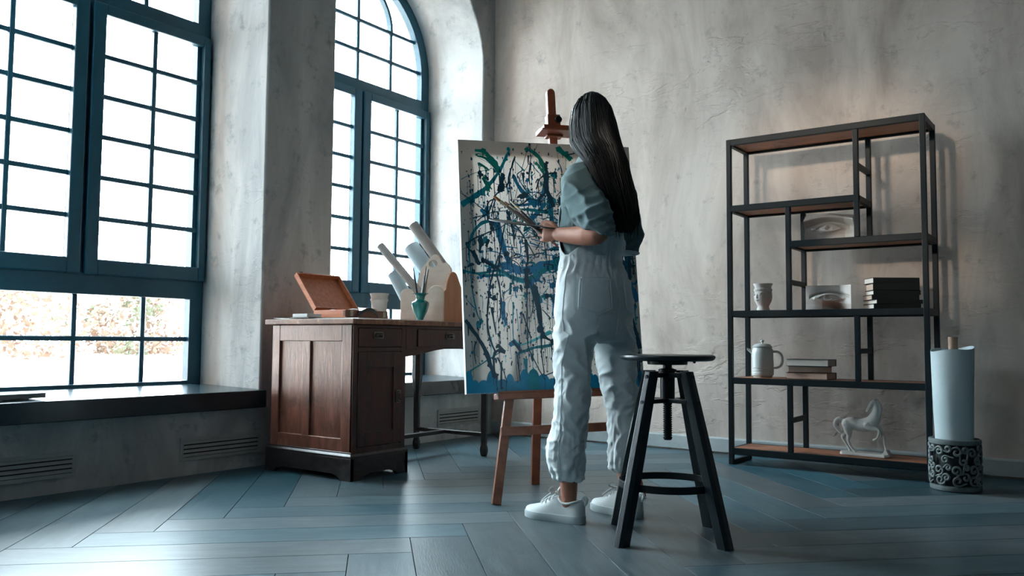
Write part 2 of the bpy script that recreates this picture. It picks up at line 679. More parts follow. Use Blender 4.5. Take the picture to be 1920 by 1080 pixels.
    if sill:
        B().prism([(-0.14, z0 - 0.10), (0.625, z0 - 0.105), (0.625, z0 - 0.009), (-0.02, z0 + 0.006), (-0.14, z0 + 0.006)], (0, -H + 0.0005, 0), (1, 0, 0), (0, 0, 1), (0, 2 * H - 0.001, 0)).build('window_sill', M['sill'], w, bevel=0.005)
    return w


for yc, nm in WINS:
    window(nm, (XG, yc, 0), 0)
    portal((XG - 0.12, yc, 2.0), (0, R(-90), 0), 3.2, 1.5)
window('window_3', (REAR[0], YF - 0.35, 0), R(90), z0=REAR[2], zs=REAR[3] + 0.0, sill=False)
portal((REAR[0], YF - 0.5, 2.7), (R(90), 0, 0), 1.5, 2.1)

# ------------------------------------------------------------------ wall vents
def vent(y0, y1, z0, z1, label):
    v = thing('air_vent', label, 'vent', (XW, (y0 + y1) / 2, z0), group='wall vents under the window sills')
    w, h = (y1 - y0) / 2, z1 - z0
    f = B()
    t = 0.014
    f.box(-0.004, 0.007, -w - t, w + t, -t, 0.004)
    f.box(-0.004, 0.007, -w - t, w + t, h - 0.004, h + t)
    f.box(-0.004, 0.007, -w - t, -w + 0.004, 0.0, h)
    f.box(-0.004, 0.007, w - 0.004, w + t, 0.0, h)
    f.build('frame', M['vent'], v, bevel=0.0015)
    B().box(0.0005, 0.002, -w, w, 0, h).build('grille_shade_plate', M['vent_dark'], v)  # dark sheet on the wall face, painted as the shade between the slats
    for k in range(4):
        z = h * (k + 0.6) / 4.2
        s = B()
        s.prism([(0.002, 0.0), (0.0075, -0.006), (0.0075, 0.004), (0.002, 0.009)], (0, -w, z), (1, 0, 0), (0, 0, 1), (0, 2 * w, 0))
        s.build('slat', M['vent'], v)
    return v


vent(-2.62, -2.152, 0.088, 0.178, 'grey wall vent grille beside the carved desk, below the large window sill')
vent(-3.65, -3.178, 0.082, 0.170, 'grey wall vent grille cut off by the picture edge, farthest from the desk')
vent(-0.62, -0.172, 0.108, 0.203, 'grey wall vent grille seen under the desk, behind its legs')

# ------------------------------------------------------------------ outside
M['roof'] = mat('roof_metal', rgb(214, 196, 186), 0.6, col2=rgb(226, 208, 198), nscale=3)
M['leaf'] = mat('leaves', (0.078, 0.044, 0.026, 1), 0.7, col2=(0.105, 0.066, 0.042, 1), nscale=1.2, ramp=(0.45, 0.6))
M['leafg'] = mat('green_leaves', (0.030, 0.040, 0.018, 1), 0.7, col2=(0.07, 0.07, 0.036, 1), nscale=2)
M['bark'] = mat('bark', rgb(110, 84, 66), 0.9)
M['ground'] = mat('ground_gravel', rgb(225, 215, 205), 0.9)
tag(B().box(-60, -0.62, -30, 40, -3.3, -3.2).build('ground_outside', M['ground']), kind='structure')
M['shade_wall'] = mat('added_shade_wall_face', rgb(122, 106, 96), 0.85, col2=rgb(136, 118, 106), nscale=4, stretch=(1, 1, 4), bump=0.004)
tag(B().box(-6.5, -0.64, -8.5, -5.5, -3.3, 13.5).build('added_shade_wall', M['shade_wall']), kind='structure')     # unseen block added to shade the right of the room
rf = thing('roof', 'pale ribbed metal roof just outside the lower window panes', 'roof', (-3.0, -2.0, 0.2))
rb = B()
rb.prism([(-12.0, 0.13), (-12.0, 0.03), (0.0, -0.14), (0.0, -0.04)], (0.0, -3.2, 0), (1, 0, 0), (0, 0, 1), (0, 15.0, 0))
rb.build('roof_sheet', M['roof'], rf)
rib = B()
for k in range(36):
    y = -3.0 + k * 0.41
    rib.bar((-12.0, y, 0.14), (0.0, y, -0.03), 0.05, 0.04)
tag(rib.build('ribs', M['roof'], rf), kind='stuff')
tm = B()
for q in range(7):
    tm.box(-6.0 - 0.25, -6.0 + 0.25, -3 + q * 2.2, -2.8 + q * 2.2, -3.4, -0.05)
tm.build('roof_posts', M['roof'], rf)


def tree(label, loc, h, rad, seed, green):
    rnd = random.Random(seed)
    t = thing('tree', label, 'tree', loc, group='trees beyond the roof')
    tr = B()
    tr.tube([(0, 0, 0), (0.1, 0.05, h * 0.4), (0.0, 0.1, h * 0.75)], lambda s: 0.16 * (1 - 0.6 * s), 8)
    for k in range(7):
        a = rnd.uniform(0, 6.28)
        z = h * rnd.uniform(0.45, 0.75)
        tr.tube([(0.05, 0.05, z), (math.cos(a) * rad * 0.5, math.sin(a) * rad * 0.5, z + rad * 0.4)], lambda s: 0.05 * (1 - 0.7 * s), 5)
    tr.build('trunk', M['bark'], t)
    cr, cg = B(), B()
    for k in range(5200):
        while True:
            p = Vector((rnd.uniform(-1, 1), rnd.uniform(-1, 1), rnd.uniform(-1, 1)))
            if p.length < 1:
                break
        p = Vector((p.x * rad, p.y * rad, p.z * rad * 0.9 + h * 0.78))
        if noise.noise(p * 1.3 + Vector((seed, 0, 0))) < -0.02:
            continue
        s = rnd.uniform(0.04, 0.10)
        a = Vector((rnd.gauss(0, 1), rnd.gauss(0, 1), rnd.gauss(0, 1))).normalized()
        c = a.orthogonal().normalized()
        tgt = cg if noise.noise(p * 0.9 + Vector((0, seed, 9))) > green else cr
        tgt.add([p - a * s, p + c * s * 0.55, p + a * s, p - c * s * 0.55], [(0, 1, 2, 3)])
    tag(cr.build('foliage', M['leaf'], t), kind='stuff')
    tag(cg.build('green_foliage', M['leafg'], t), kind='stuff')


tree('sunlit pale tree behind the roof, outermost through the large window', (-14.2, 2.2, -3.2), 5.0, 1.85, 3, 0.25)
tree('sunlit pale tree behind the roof, beside a taller gap of sky', (-14.8, 5.75, -3.2), 4.8, 1.38, 11, 0.42)
tree('sunlit pale shrubby tree lowest behind the roof, nearest the plaster reveal', (-14.6, 8.3, -3.2), 4.2, 0.9, 23, 0.5)
tree('sunlit tall tree partly hidden by the window jamb at the picture edge', (-13.8, -1.8, -3.2), 5.2, 1.75, 31, 0.2)

# ------------------------------------------------------------------ writing desk
M['desk'] = mat('desk_wood', rgb(45, 23, 19), 0.36, col2=rgb(80, 40, 31), nscale=5, stretch=(4, 4, 0.7), ndetail=7, ramp=(0.3, 0.75),
                bump=0.0012, bscale=28, bstretch=(3, 3, 0.5), spec=0.6, rvar=0.08, wear=(rgb(40, 30, 28), 6.0, 0.5, 0.66))
M['desk_pale'] = mat('worn_desk_wood', rgb(90, 51, 39), 0.32, col2=rgb(134, 84, 66), nscale=6, stretch=(4, 4, 0.7), ndetail=7,
                     bump=0.0014, bscale=26, bstretch=(3, 3, 0.5), spec=0.6, rvar=0.06, coat=0.8, wear=(rgb(60, 42, 38), 7.0, 0.52, 0.7))
M['desk_dark'] = mat('desk_plinth_wood', rgb(26, 24, 25), 0.34, col2=rgb(52, 44, 42), nscale=7, stretch=(2, 2, 4), bump=0.001,
                     spec=0.6, wear=(rgb(96, 92, 88), 14, 0.62, 0.72))
M['desk_top'] = mat('desk_top_wood', rgb(98, 66, 50), 0.4, col2=rgb(150, 106, 80), nscale=7, stretch=(1, 6, 2), bump=0.0008,
                    wear=(rgb(188, 160, 132), 22, 0.58, 0.68))
M['pull'] = mat('aged_silver_metal', rgb(150, 150, 144), 0.38, metal=0.85, col2=rgb(70, 70, 68), nscale=30, bump=0.0008, bscale=60)
M['pull_dark'] = mat('handle_shade_and_latch_black', rgb(16, 15, 15), 0.7)  # painted shade behind the drawer pulls; also the black lid latches

desk = thing('writing_desk', 'dark reddish wooden pedestal desk with worn panelled end, in front of the windows', 'desk', (0.22, -2.2, 0))
DX, DY, DT = 0.635, 0.385, 0.782          # pedestal width (x), depth (y), carcass height
LY = 1.19                                 # overall length along y
B().box(-0.032, DX + 0.024, -0.024, LY + 0.03, DT, 0.81).build('desktop', M['desk_top'], desk, bevel=0.004)
c = B()
# panelled end: rails and stiles proud of the carcass, front edge stiles round the corner
c.box(0.012, DX - 0.014, 0.016, DY, 0.10, DT)
c.build('pedestal', M['desk'], desk, bevel=0.002)
fr = B()
fr.box(0.006, 0.066, 0.0, 0.03, 0.115, DT - 0.002)
fr.box(DX - 0.082, DX - 0.001, 0.0, 0.03, 0.115, DT - 0.002)
fr.box(0.252, 0.312, 0.001, 0.03, 0.20, 0.695)
fr.box(0.066, DX - 0.082, 0.0006, 0.03, 0.695, DT - 0.002)
fr.box(0.066, DX - 0.082, 0.0006, 0.03, 0.115, 0.205)
fr.build('end_frame', M['desk_pale'], desk, bevel=0.003)
for x0, x1 in ((0.066, 0.252), (0.312, DX - 0.082)):
    B().box(x0 - 0.004, x1 + 0.004, 0.0125, 0.02, 0.20, 0.70).build('end_panel', M['desk_pale'], desk)
# plinth with cut bracket feet, moulded top
pl = B()


def plinth_side(p, ax, L, nrm):
    poly = [(0, 0.0), (0.075, 0.0), (0.095, 0.018), (0.135, 0.03), (L - 0.135, 0.03), (L - 0.095, 0.018), (L - 0.075, 0.0), (L, 0.0), (L, 0.112), (0, 0.112)]
    pl.prism(poly, p, ax, (0, 0, 1), nrm)


px0, px1, py0, py1 = -0.014, DX + 0.012, -0.016, DY + 0.014
plinth_side((px0, py0, 0), (1, 0, 0), px1 - px0, (0, 0.024, 0))
plinth_side((px0, py1, 0), (1, 0, 0), px1 - px0, (0, -0.024, 0))
plinth_side((px1, py0 + 0.001, 0), (0, 1, 0), py1 - py0 - 0.002, (-0.024, 0, 0))
plinth_side((px0, py0 + 0.001, 0), (0, 1, 0), py1 - py0 - 0.002, (0.024, 0, 0))
pl.loft([[(px0 + e, py0 + e, z), (px1 - e, py0 + e, z), (px1 - e, py1 - e, z), (px0 + e, py1 - e, z)]
         for e, z in ((0.0, 0.11), (0.0, 0.122), (0.012, 0.132), (0.014, 0.140))])
pl.build('plinth', M['desk_dark'], desk, bevel=0.002)
# front of the pedestal (+x): frame, drawer, door
f = B()
fx0, fx1 = DX - 0.016, DX
f.box(fx0, fx1, 0.0, 0.034, 0.115, DT - 0.002)
f.box(fx0, fx1, DY - 0.034, DY, 0.115, DT - 0.002)
f.box(fx0, fx1, 0.034, DY - 0.034, 0.642, 0.664)
f.box(fx0, fx1, 0.034, DY - 0.034, 0.765, DT - 0.002)
f.box(fx0, fx1, 0.034, DY - 0.034, 0.115, 0.160)
f.build('face_frame', M['desk'], desk, bevel=0.002)
# frieze over the kneehole
fz = B()
fz.box(0.02, DX - 0.006, DY - 0.002, LY, 0.655, DT)
fz.prism([(0, 0.656), (0.0, 0.612), (0.08, 0.62), (0.26, 0.648), (0.34, 0.656)], (DX - 0.03, DY - 0.004, 0), (0, 1, 0), (0, 0, 1), (0.024, 0, 0))
fz.prism([(0, 0.656), (0.0, 0.612), (-0.06, 0.62), (-0.2, 0.648), (-0.26, 0.656)], (DX - 0.03, LY - 0.06, 0), (0, 1, 0), (0, 0, 1), (0.024, 0, 0))
fz.box(DX - 0.012, DX + 0.001, DY, LY, 0.765, DT)
fz.box(DX - 0.012, DX + 0.001, DY, DY + 0.085, 0.655, 0.77)
fz.box(DX - 0.012, DX + 0.001, LY - 0.09, LY, 0.655, 0.77)
fz.build('frieze', M['desk'], desk, bevel=0.002)


def bail(parent, x, y, z, rot=False):
    """pierced metal plate with a hanging bail"""
    k = B()

    def T(a, b2, d):
        return (x + d, y + (b2 if rot else a), z + (-a if rot else b2))
    w, h = 0.034, 0.017
    outline = [(-w, -h * 0.55), (-w * 0.88, -h), (w * 0.88, -h), (w, -h * 0.55), (w, h * 0.55), (w * 0.88, h), (-w * 0.88, h), (-w, h * 0.55)]
    holes = 0.72
    ring_o = [T(a, b2, 0.0) for a, b2 in outline]
    k.loft([[T(a, b2, 0.0) for a, b2 in outline], [T(a, b2, 0.004) for a, b2 in outline],
            [T(a * 0.86, b2 * holes, 0.004) for a, b2 in outline], [T(a * 0.86, b2 * holes, 0.0) for a, b2 in outline]], caps=False)
    k.tube([T(-w * 0.7, 0.004, 0.004), T(-w * 0.7, 0.004, 0.014), T(-w * 0.6, -h * 0.95, 0.016), T(w * 0.6, -h * 0.95, 0.016), T(w * 0.7, 0.004, 0.014), T(w * 0.7, 0.004, 0.004)], 0.0028, 6)
    for q in (-0.5, 0.0, 0.5):
        k.ball(T(w * q, h * 0.1, 0.003), 0.0055, 8)
    o = k.build('handle', M['pull'], parent, smooth=50)
    return o


d1 = B()
d1.box(DX - 0.012, DX + 0.003, 0.037, DY - 0.037, 0.667, 0.762)
d1o = d1.build('drawer', M['desk'], desk, bevel=0.003)
bail(d1o, DX + 0.003, 0.172, 0.728)
d2 = B()
d2.box(DX - 0.012, DX + 0.004, DY + 0.092, LY - 0.094, 0.668, 0.762)
d2o = d2.build('drawer', M['desk'], desk, bevel=0.003)
bail(d2o, DX + 0.004, 0.745, 0.728)
d1o['label'] = 'short drawer above the door'
d2o['label'] = 'long drawer over the kneehole'
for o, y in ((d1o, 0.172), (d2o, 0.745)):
    B().box(DX + 0.0035, DX + 0.0048, y - 0.03, y + 0.03, 0.714, 0.742).build('handle_shade_plate', M['pull_dark'], o)  # dark plate on the drawer face, painted as shade behind the pull
dr = B()
x0, x1 = DX - 0.012, DX + 0.002
dr.box(x0, x1, 0.036, 0.090, 0.162, 0.640)
dr.box(x0, x1, DY - 0.092, DY - 0.036, 0.162, 0.640)
dr.box(x0, x1, 0.09, DY - 0.092, 0.560, 0.640)
dr.box(x0, x1, 0.09, DY - 0.092, 0.162, 0.235)
dr.box(x0 + 0.001, x0 + 0.006, 0.085, DY - 0.085, 0.23, 0.565)
dro = dr.build('door', M['desk'], desk, bevel=0.0025)
dh = bail(dro, DX + 0.002, DY - 0.058, 0.405, rot=True)
# legs, turned feet
for lx in (DX - 0.06, 0.02):
    g = B()
    a = 0.031
    cx, cy = lx, LY - 0.035

    def ring(s, z):
        return [(cx + s * p, cy + s * q, z) for p, q in ((-1, -0.4), (-0.4, -1), (0.4, -1), (1, -0.4), (1, 0.4), (0.4, 1), (-0.4, 1), (-1, 0.4))]
    g.loft([ring(s, z) for s, z in ((0.034, 0.66), (0.034, 0.47), (0.031, 0.43), (0.022, 0.38), (0.0205, 0.16), (0.019, 0.085),
                                    (0.018, 0.07), (0.0235, 0.05), (0.025, 0.03), (0.020, 0.008), (0.016, 0.0))])
    g.build('leg', M['desk_dark'], desk, smooth=40)
st = B()
st.bar((DX - 0.06, LY - 0.035, 0.13), (0.02, LY - 0.035, 0.13), 0.034, 0.024)
st.bar((0.265, LY - 0.03, 0.1295), (0.28, DY + 0.01, 0.1295), 0.034, 0.0235)
st.build('stretcher', M['desk_dark'], desk, bevel=0.003)

# ------------------------------------------------------------------ things on the desk
TOP = 0.8105
M['box_wood'] = mat('paint_box_wood', rgb(170, 98, 66), 0.42, col2=rgb(196, 124, 88), nscale=6, stretch=(1, 9, 9), ndetail=6, bump=0.0004, bscale=40)
M['box_shaded_and_joint'] = mat('paint_box_shaded_and_joint_wood', rgb(92, 54, 40), 0.45, col2=rgb(120, 74, 54), nscale=6, stretch=(1, 9, 9))  # box wood darkened: the front's shade put into the colour; also the joints
M['leather'] = mat('black_leather', rgb(22, 25, 27), 0.45, bump=0.0006, bscale=90)
M['brass'] = mat('dull_latch_metal', rgb(176, 168, 150), 0.35, metal=0.8)
M['white_tin'] = mat('tin_tubes', rgb(190, 190, 186), 0.4, metal=0.3)
pbx = thing('paint_box', 'open orange-brown wooden paint box with leather handle on the desk', 'paint box', (0.415, -2.08, 0.822))
bw, bl, bh = 0.247, 0.32, 0.040
q = B()
q.box(0, bw, 0, 0.009, 0, bh)
q.box(0, bw, bl - 0.009, bl, 0, bh)
q.box(0, 0.009, 0.009, bl - 0.009, 0, bh)
q.box(0.009, bw - 0.009, 0.009, bl - 0.009, 0, 0.006)
q.build('case', M['box_wood'], pbx, bevel=0.0015)
B().box(bw - 0.009, bw, 0.009, bl - 0.009, 0, bh).build('front_board', M['box_shaded_and_joint'], pbx)
q = B()
q.box(bw - 0.013, bw + 0.001, -0.0006, 0.01, 0.005, bh - 0.003)
for k in range(3):
    q.box(bw - 0.016, bw, -0.0012, 0.0, 0.006 + k * 0.012, 0.012 + k * 0.012)
q.build('corner_joint', M['box_shaded_and_joint'], pbx)
# lid leaning back towards the window
lid = B()
ta = R(40)
ld = Vector((-math.sin(ta), 0, math.cos(ta)))
ln = Vector((math.cos(ta), 0, math.sin(ta)))
o0 = Vector((0.0, 0.0, bh - 0.002))


def lidbox(a0, a1, y0, y1, n0, n1):
    vs = [o0 + ld * a + Vector((0, y, 0)) + ln * n for n in (n0, n1) for y in (y0, y1) for a in (a0, a1)]
    lid.add(vs, [(0, 2, 3, 1), (4, 5, 7, 6), (0, 1, 5, 4), (2, 6, 7, 3), (0, 4, 6, 2), (1, 3, 7, 5)])


LW = 0.262
lidbox(0, LW, 0, bl, -0.004, 0.0)
lidbox(0, LW, 0, 0.009, 0.0, 0.026)
lidbox(0, LW, bl - 0.009, bl, 0.0, 0.026)
lidbox(0, 0.009, 0.009, bl - 0.009, 0.0, 0.026)
lidbox(LW - 0.009, LW, 0.009, bl - 0.009, 0.0, 0.026)
lo = lid.build('lid', M['box_wood'], pbx, bevel=0.0015)
for y in (0.045, bl - 0.045):
    lt = B()
    p = o0 + ld * LW + Vector((0, y, 0)) + ln * 0.013
    lt.tube([p, p + ld * 0.014 - Vector((0, 0.008, 0)), p + ld * 0.017 + Vector((0, 0.010, 0)), p + ld * 0.004 + Vector((0, 0.014, 0))], 0.0022, 6)
    lt.bar(p - Vector((0, 0.006, 0)), p + Vector((0, 0.018, 0)), 0.008, 0.003)
    lt.build('latch', M['pull_dark'], lo)
for y in (0.045, bl - 0.03):
    lt = B()
    lt.box(bw, bw + 0.004, y - 0.010, y + 0.010, 0.006, 0.036)
    lt.tube([(bw + 0.005, y - 0.005, 0.03), (bw + 0.008, y - 0.005, 0.016), (bw + 0.008, y + 0.005, 0.016), (bw + 0.005, y + 0.005, 0.03)], 0.002, 6)
    lt.build('latch', M['brass'], pbx, bevel=0.001)
hd = B()
hp = [(bw + 0.004 + 0.012 * math.sin(PI * t), 0.085 + 0.15 * t, 0.012 + 0.034 * math.sin(PI * t) ** 0.8) for t in [i / 12 for i in range(13)]]
rings = []
for i, p in enumerate(hp):
    rings.append([(p[0], p[1], p[2] - 0.009), (p[0] + 0.006, p[1], p[2] - 0.009), (p[0] + 0.006, p[1], p[2] + 0.009), (p[0], p[1], p[2] + 0.009)])
hd.loft(rings)
hd.build('carrying_handle', M['leather'], pbx, smooth=40, bevel=0.002)
tubes = [(0.075, 0.05, 0.12, 'silver paint tube lying across the pale end of the open paint box'), (0.15, 0.13, 0.6, 'silver paint tube in the middle of the open paint box, behind its corner'),
         (0.19, 0.23, 1.2, 'silver paint tube at the far end of the open paint box, behind the leather handle')]
for k, (x, y, a, lab) in enumerate(tubes):
    g = B()
    dx, dy = math.cos(a), math.sin(a)
    z = 0.024 + 0.005 * k
    g.tube([(x - 0.035 * dx, y - 0.035 * dy, z + 0.008), (x + 0.02 * dx, y + 0.02 * dy, z + 0.012), (x + 0.032 * dx, y + 0.032 * dy, z + 0.012),
            (x + 0.036 * dx, y + 0.036 * dy, z + 0.012), (x + 0.045 * dx, y + 0.045 * dy, z + 0.012)],
           lambda t: (0.006, 0.011, 0.010, 0.006, 0.006)[min(4, int(t * 4.01))], 10)
    o = g.build('paint_tube', M['white_tin'], None, smooth=40)
    o.location = pbx.location
    tag(o, lab, 'paint tube', 'paint tubes in the wooden box')

M['paper'] = mat('white_paper', rgb(222, 226, 226), 0.8, col2=rgb(205, 212, 214), nscale=9, bump=0.0003, bscale=12)
M['paper_blue'] = mat('bluish_paper', rgb(176, 198, 206), 0.75, col2=rgb(196, 212, 218), nscale=5, bump=0.001, bscale=9)
M['paper_grey'] = mat('grey_paper', rgb(152, 147, 142), 0.8, col2=rgb(178, 172, 166), nscale=7, stretch=(1, 1, 1), bump=0.0006)
M['cover_dark'] = mat('dark_cover', rgb(26, 38, 44), 0.5)


def sheet(name, label, cat, loc, rz, sx, sy, th, m, curl=0.0, n=10):
    t = B()
    top, bot = [], []
    rings = []
    for i in range(n + 1):
        x = -sx / 2 + sx * i / n
        z = curl * (max(0.0, abs(x) / (sx / 2) - 0.3)) ** 2
        rings.append([(x, -sy / 2, z), (x, sy / 2, z + curl * 0.2), (x, sy / 2, z + curl * 0.2 + th), (x, -sy / 2, z + th)])
    t.loft(rings)
    o = t.build(name, m, None)
    o.location = loc
    o.rotation_euler = (0, 0, rz)
    tag(o, label, cat)
    return o


sheet('paper_sheet', 'large flat white sheet of paper under the paint box on the desk', 'paper', (0.60, -1.86, TOP), R(3), 0.46, 0.62, 0.006, M['paper'])
sheet('loose_paper', 'thin curled white sheet overhanging towards the wall end of the desk', 'paper', (0.315, -2.09, TOP), R(12), 0.18, 0.22, 0.0015, M['paper'], curl=0.014)
pad = thing('sketch_pad', 'small white sketch pad with dark cover beside the loose sheet', 'sketch pad', (0.475, -2.15, TOP + 0.0065), R(-5))
B().box(-0.115, 0.05, -0.05, 0.04, 0.0, 0.004).build('cover', M['cover_dark'], pad)
g = B()
g.box(-0.085, 0.045, -0.056, 0.035, 0.0042, 0.022)
for k in range(5):
    g.box(-0.085 - 0.0008 * (k % 2), 0.045, -0.0575, -0.055, 0.006 + k * 0.0032, 0.0078 + k * 0.0032)
g.build('page_block', M['paper'], pad, bevel=0.0015)

M['plaster_white'] = mat('white_plaster', rgb(196, 194, 190), 0.75, col2=rgb(214, 212, 208), nscale=10, bump=0.0006, bscale=30)
M['plaster_shade'] = mat('grey_plaster', rgb(172, 170, 166), 0.8, col2=rgb(196, 194, 190), nscale=9, bump=0.0008, bscale=25)


def face_wob(a, z):
    return 1.0


def plaster_pot(loc, s, label, rz=0.0):
    t = thing('plaster_cup', label, 'cup', loc, rz)
    prof = [(0.030, 0.0), (0.034, 0.004), (0.033, 0.014), (0.029, 0.024), (0.034, 0.036), (0.044, 0.055), (0.0475, 0.075), (0.0465, 0.095),
            (0.044, 0.105), (0.0475, 0.110), (0.0475, 0.118), (0.042, 0.122), (0.043, 0.132), (0.050, 0.144), (0.050, 0.147), (0.045, 0.146),
            (0.037, 0.130), (0.036, 0.06), (0.01, 0.05)]
    g = B()
    g.lathe([(r * s, z * s) for r, z in prof], 40)
    o = g.build('cup_body', M['plaster_shade'], t, smooth=45)
    d = B()                                    # relief of a face on the belly
    for (a, z, r, sc) in ((R(-115), 0.078, 0.007, (1, 1, 2.0)), (R(-140), 0.088, 0.006, (1.4, 1.4, 0.7)), (R(-90), 0.088, 0.006, (1.4, 1.4, 0.7)),
                          (R(-115), 0.058, 0.007, (1.6, 1.2, 0.5)), (R(-150), 0.098, 0.007, (1.5, 1.5, 0.5)), (R(-80), 0.098, 0.007, (1.5, 1.5, 0.5))):
        rr = 0.045 if z > 0.06 else 0.043
        d.ball((rr * s * math.cos(a), rr * s * math.sin(a), z * s), r * s, 10, sc)
    d.build('face_relief', M['plaster_shade'], t, smooth=60)
    return t


mug = thing('plaster_jar', 'white waisted plaster jar behind the paint box on the desk', 'jar', (0.42, -1.585, TOP))
B().lathe([(r * 0.8, z) for r, z in ((0.066, 0.0), (0.069, 0.006), (0.068, 0.03), (0.060, 0.05), (0.056, 0.07), (0.058, 0.105), (0.061, 0.12), (0.066, 0.126), (0.066, 0.133),
           (0.061, 0.137), (0.063, 0.15), (0.0705, 0.164), (0.0705, 0.168), (0.064, 0.166), (0.052, 0.14), (0.05, 0.03), (0.01, 0.02))], 40).build(
    'jar_body', M['plaster_white'], mug, smooth=45)

M['teal_glaze'] = mat('teal_glaze', rgb(14, 112, 112), 0.22, col2=rgb(24, 130, 126), nscale=5, spec=0.6, coat=0.3)
vase = thing('brush_vase', 'small glazed teal vase holding paintbrushes, on the desk edge', 'vase', (0.78, -1.622, TOP))
B().lathe([(0.0185, 0.0), (0.020, 0.003), (0.018, 0.010), (0.024, 0.024), (0.040, 0.058), (0.0485, 0.088), (0.0495, 0.100), (0.046, 0.108), (0.030, 0.117),
           (0.0245, 0.124), (0.0255, 0.138), (0.034, 0.150), (0.046, 0.154), (0.046, 0.157), (0.034, 0.155), (0.0215, 0.142), (0.0205, 0.12), (0.03, 0.09), (0.012, 0.012), (0.001, 0.011)], 40).build(
    'vase_body', M['teal_glaze'], vase, smooth=50)
M['brush_dark'] = mat('brush_handle_dark', rgb(40, 42, 44), 0.35)
M['brush_grey'] = mat('brush_handle_grey', rgb(120, 112, 104), 0.4)
M['brush_red'] = mat('brush_handle_red', rgb(150, 26, 28), 0.35)
M['ferrule'] = mat('ferrule_metal', rgb(190, 178, 150), 0.3, metal=0.9)
M['bristle'] = mat('brown_bristles', rgb(112, 60, 24), 0.7, col2=rgb(168, 100, 44), nscale=60, stretch=(1, 1, 0.1))
M['bristle_pale'] = mat('pale_bristles', rgb(214, 206, 190), 0.7)


def brush(label, p, q, r, mh, mb, group=None, tip_w=1.5, tip=0.045):
    """handle end p, bristle end q"""
    p, q = Vector(p), Vector(q)
    d = (q - p)
    L = d.length
    t = thing('paintbrush', label, 'brush', p, 0, group)
    d.normalize()
    b = B()
    hl = L - tip - 0.035
    b.tube([d * (hl * s) for s in (0, 0.04, 0.3, 0.7, 0.93, 1.0)], lambda s: r * (0.35, 0.55, 0.8, 1.15, 1.0, 0.85)[int(s * 5.01)], 10)
    b.build('handle', mh, t, smooth=40)
    b = B()
    b.tube([d * hl, d * (hl + 0.02), d * (hl + 0.037)], lambda s: r * (0.9 + 0.35 * s), 10)
    b.build('ferrule', M['ferrule'], t, smooth=40)
    b = B()
    s0 = hl + 0.035
    b.tube([d * (s0 + tip * k) for k in (0, 0.3, 0.6, 0.85, 1.0)], lambda s: r * (1.1, tip_w, tip_w * 1.05, tip_w * 0.8, tip_w * 0.35)[int(s * 4.01)], 10, flat=0.55)
    b.build('bristles', mb, t, smooth=50)
    return t


vz = TOP + 0.016
for k, (dx, dy, h, mh, lab) in enumerate((
        (-0.014, -0.020, 0.315, 'brush_dark', 'dark-handled thin paintbrush standing apart in the teal vase'),
        (0.010, 0.012, 0.300, 'brush_dark', 'dark-handled paintbrush upright among those in the teal vase'),
        (0.012, 0.022, 0.285, 'brush_grey', 'grey-handled thick paintbrush in the teal vase'),
        (-0.008, 0.026, 0.25, 'brush_grey', 'grey-handled short paintbrush leaning at the rim of the teal vase'))):
    b0 = Vector((0.78 - dx * 0.2, -1.622 - dy * 0.2, vz))
    rim = Vector((0.78 + dx * 0.8, -1.622 + dy * 0.8, TOP + 0.157))
    d = (rim - b0).normalized()
    # handle up: the tool rests bristles down
    brush(lab, b0 + d * h, b0, 0.0050 if mh == 'brush_dark' else 0.007, M[mh], M['bristle'], 'brushes in the teal vase', tip_w=1.2, tip=0.03)

# paper organiser with scalloped boards
M['org'] = mat('pale_plywood', rgb(206, 190, 176), 0.6, col2=rgb(222, 210, 198), nscale=5, stretch=(1, 4, 4))
M['org_side'] = mat('tan_plywood', rgb(178, 122, 86), 0.6, col2=rgb(192, 138, 102), nscale=6, stretch=(4, 4, 0.6))
org = thing('paper_rack', 'pale wooden rack with wavy boards holding paper rolls on the desk', 'rack', (0.463, -1.451, TOP))
ow, od = 0.337, 0.20


def smooth_poly(pts, n=5):
    out = []
    for i in range(len(pts) - 1):
        p0, p1, p2, p3 = pts[max(i - 1, 0)], pts[i], pts[i + 1], pts[min(i + 2, len(pts) - 1)]
        for k in range(n):
            t = k / n
            out.append(tuple(0.5 * ((2 * p1[c]) + (-p0[c] + p2[c]) * t + (2 * p0[c] - 5 * p1[c] + 4 * p2[c] - p3[c]) * t * t + (-p0[c] + 3 * p1[c] - 3 * p2[c] + p3[c]) * t ** 3) for c in (0, 1)))
    out.append(pts[-1])
    return out


wave = smooth_poly([(0, 0.165), (0.015, 0.190), (0.045, 0.202), (0.085, 0.196), (0.12, 0.165), (0.148, 0.142), (0.175, 0.142), (0.205, 0.168), (0.235, 0.196), (0.272, 0.213), (0.305, 0.208), (0.325, 0.194), (ow, 0.178)])
poly = [(0, 0)] + wave + [(ow, 0)]
g = B().prism(poly, (0, 0, 0), (1, 0, 0), (0, 0, 1), (0, 0.012, 0))
g.build('front_board', M['org'], org, smooth=30, bevel=0.002)
hump = smooth_poly([(0, 0.178), (0.018, 0.196), (0.034, 0.25), (0.058, 0.288), (0.085, 0.296), (0.112, 0.282), (0.138, 0.235), (0.16, 0.205), (od + 0.012, 0.185)])
poly = [(0, 0)] + hump + [(od + 0.012, 0)]
for x, poly in ((ow - 0.012, poly), (0.0, [(0, 0), (0, 0.092), (od + 0.0, 0.092), (od + 0.0, 0)])):
    B().prism(poly, (x, 0.012, 0), (0, 1, 0), (0, 0, 1), (0.012, 0, 0)).build('side_board', M['org_side'], org, smooth=30, bevel=0.002)
B().prism([(0, 0)] + wave + [(ow, 0)], (0, od + 0.012, 0), (1, 0, 0), (0, 0, 1), (0, 0.012, 0)).build('back_board', M['org'], org, smooth=30, bevel=0.002)
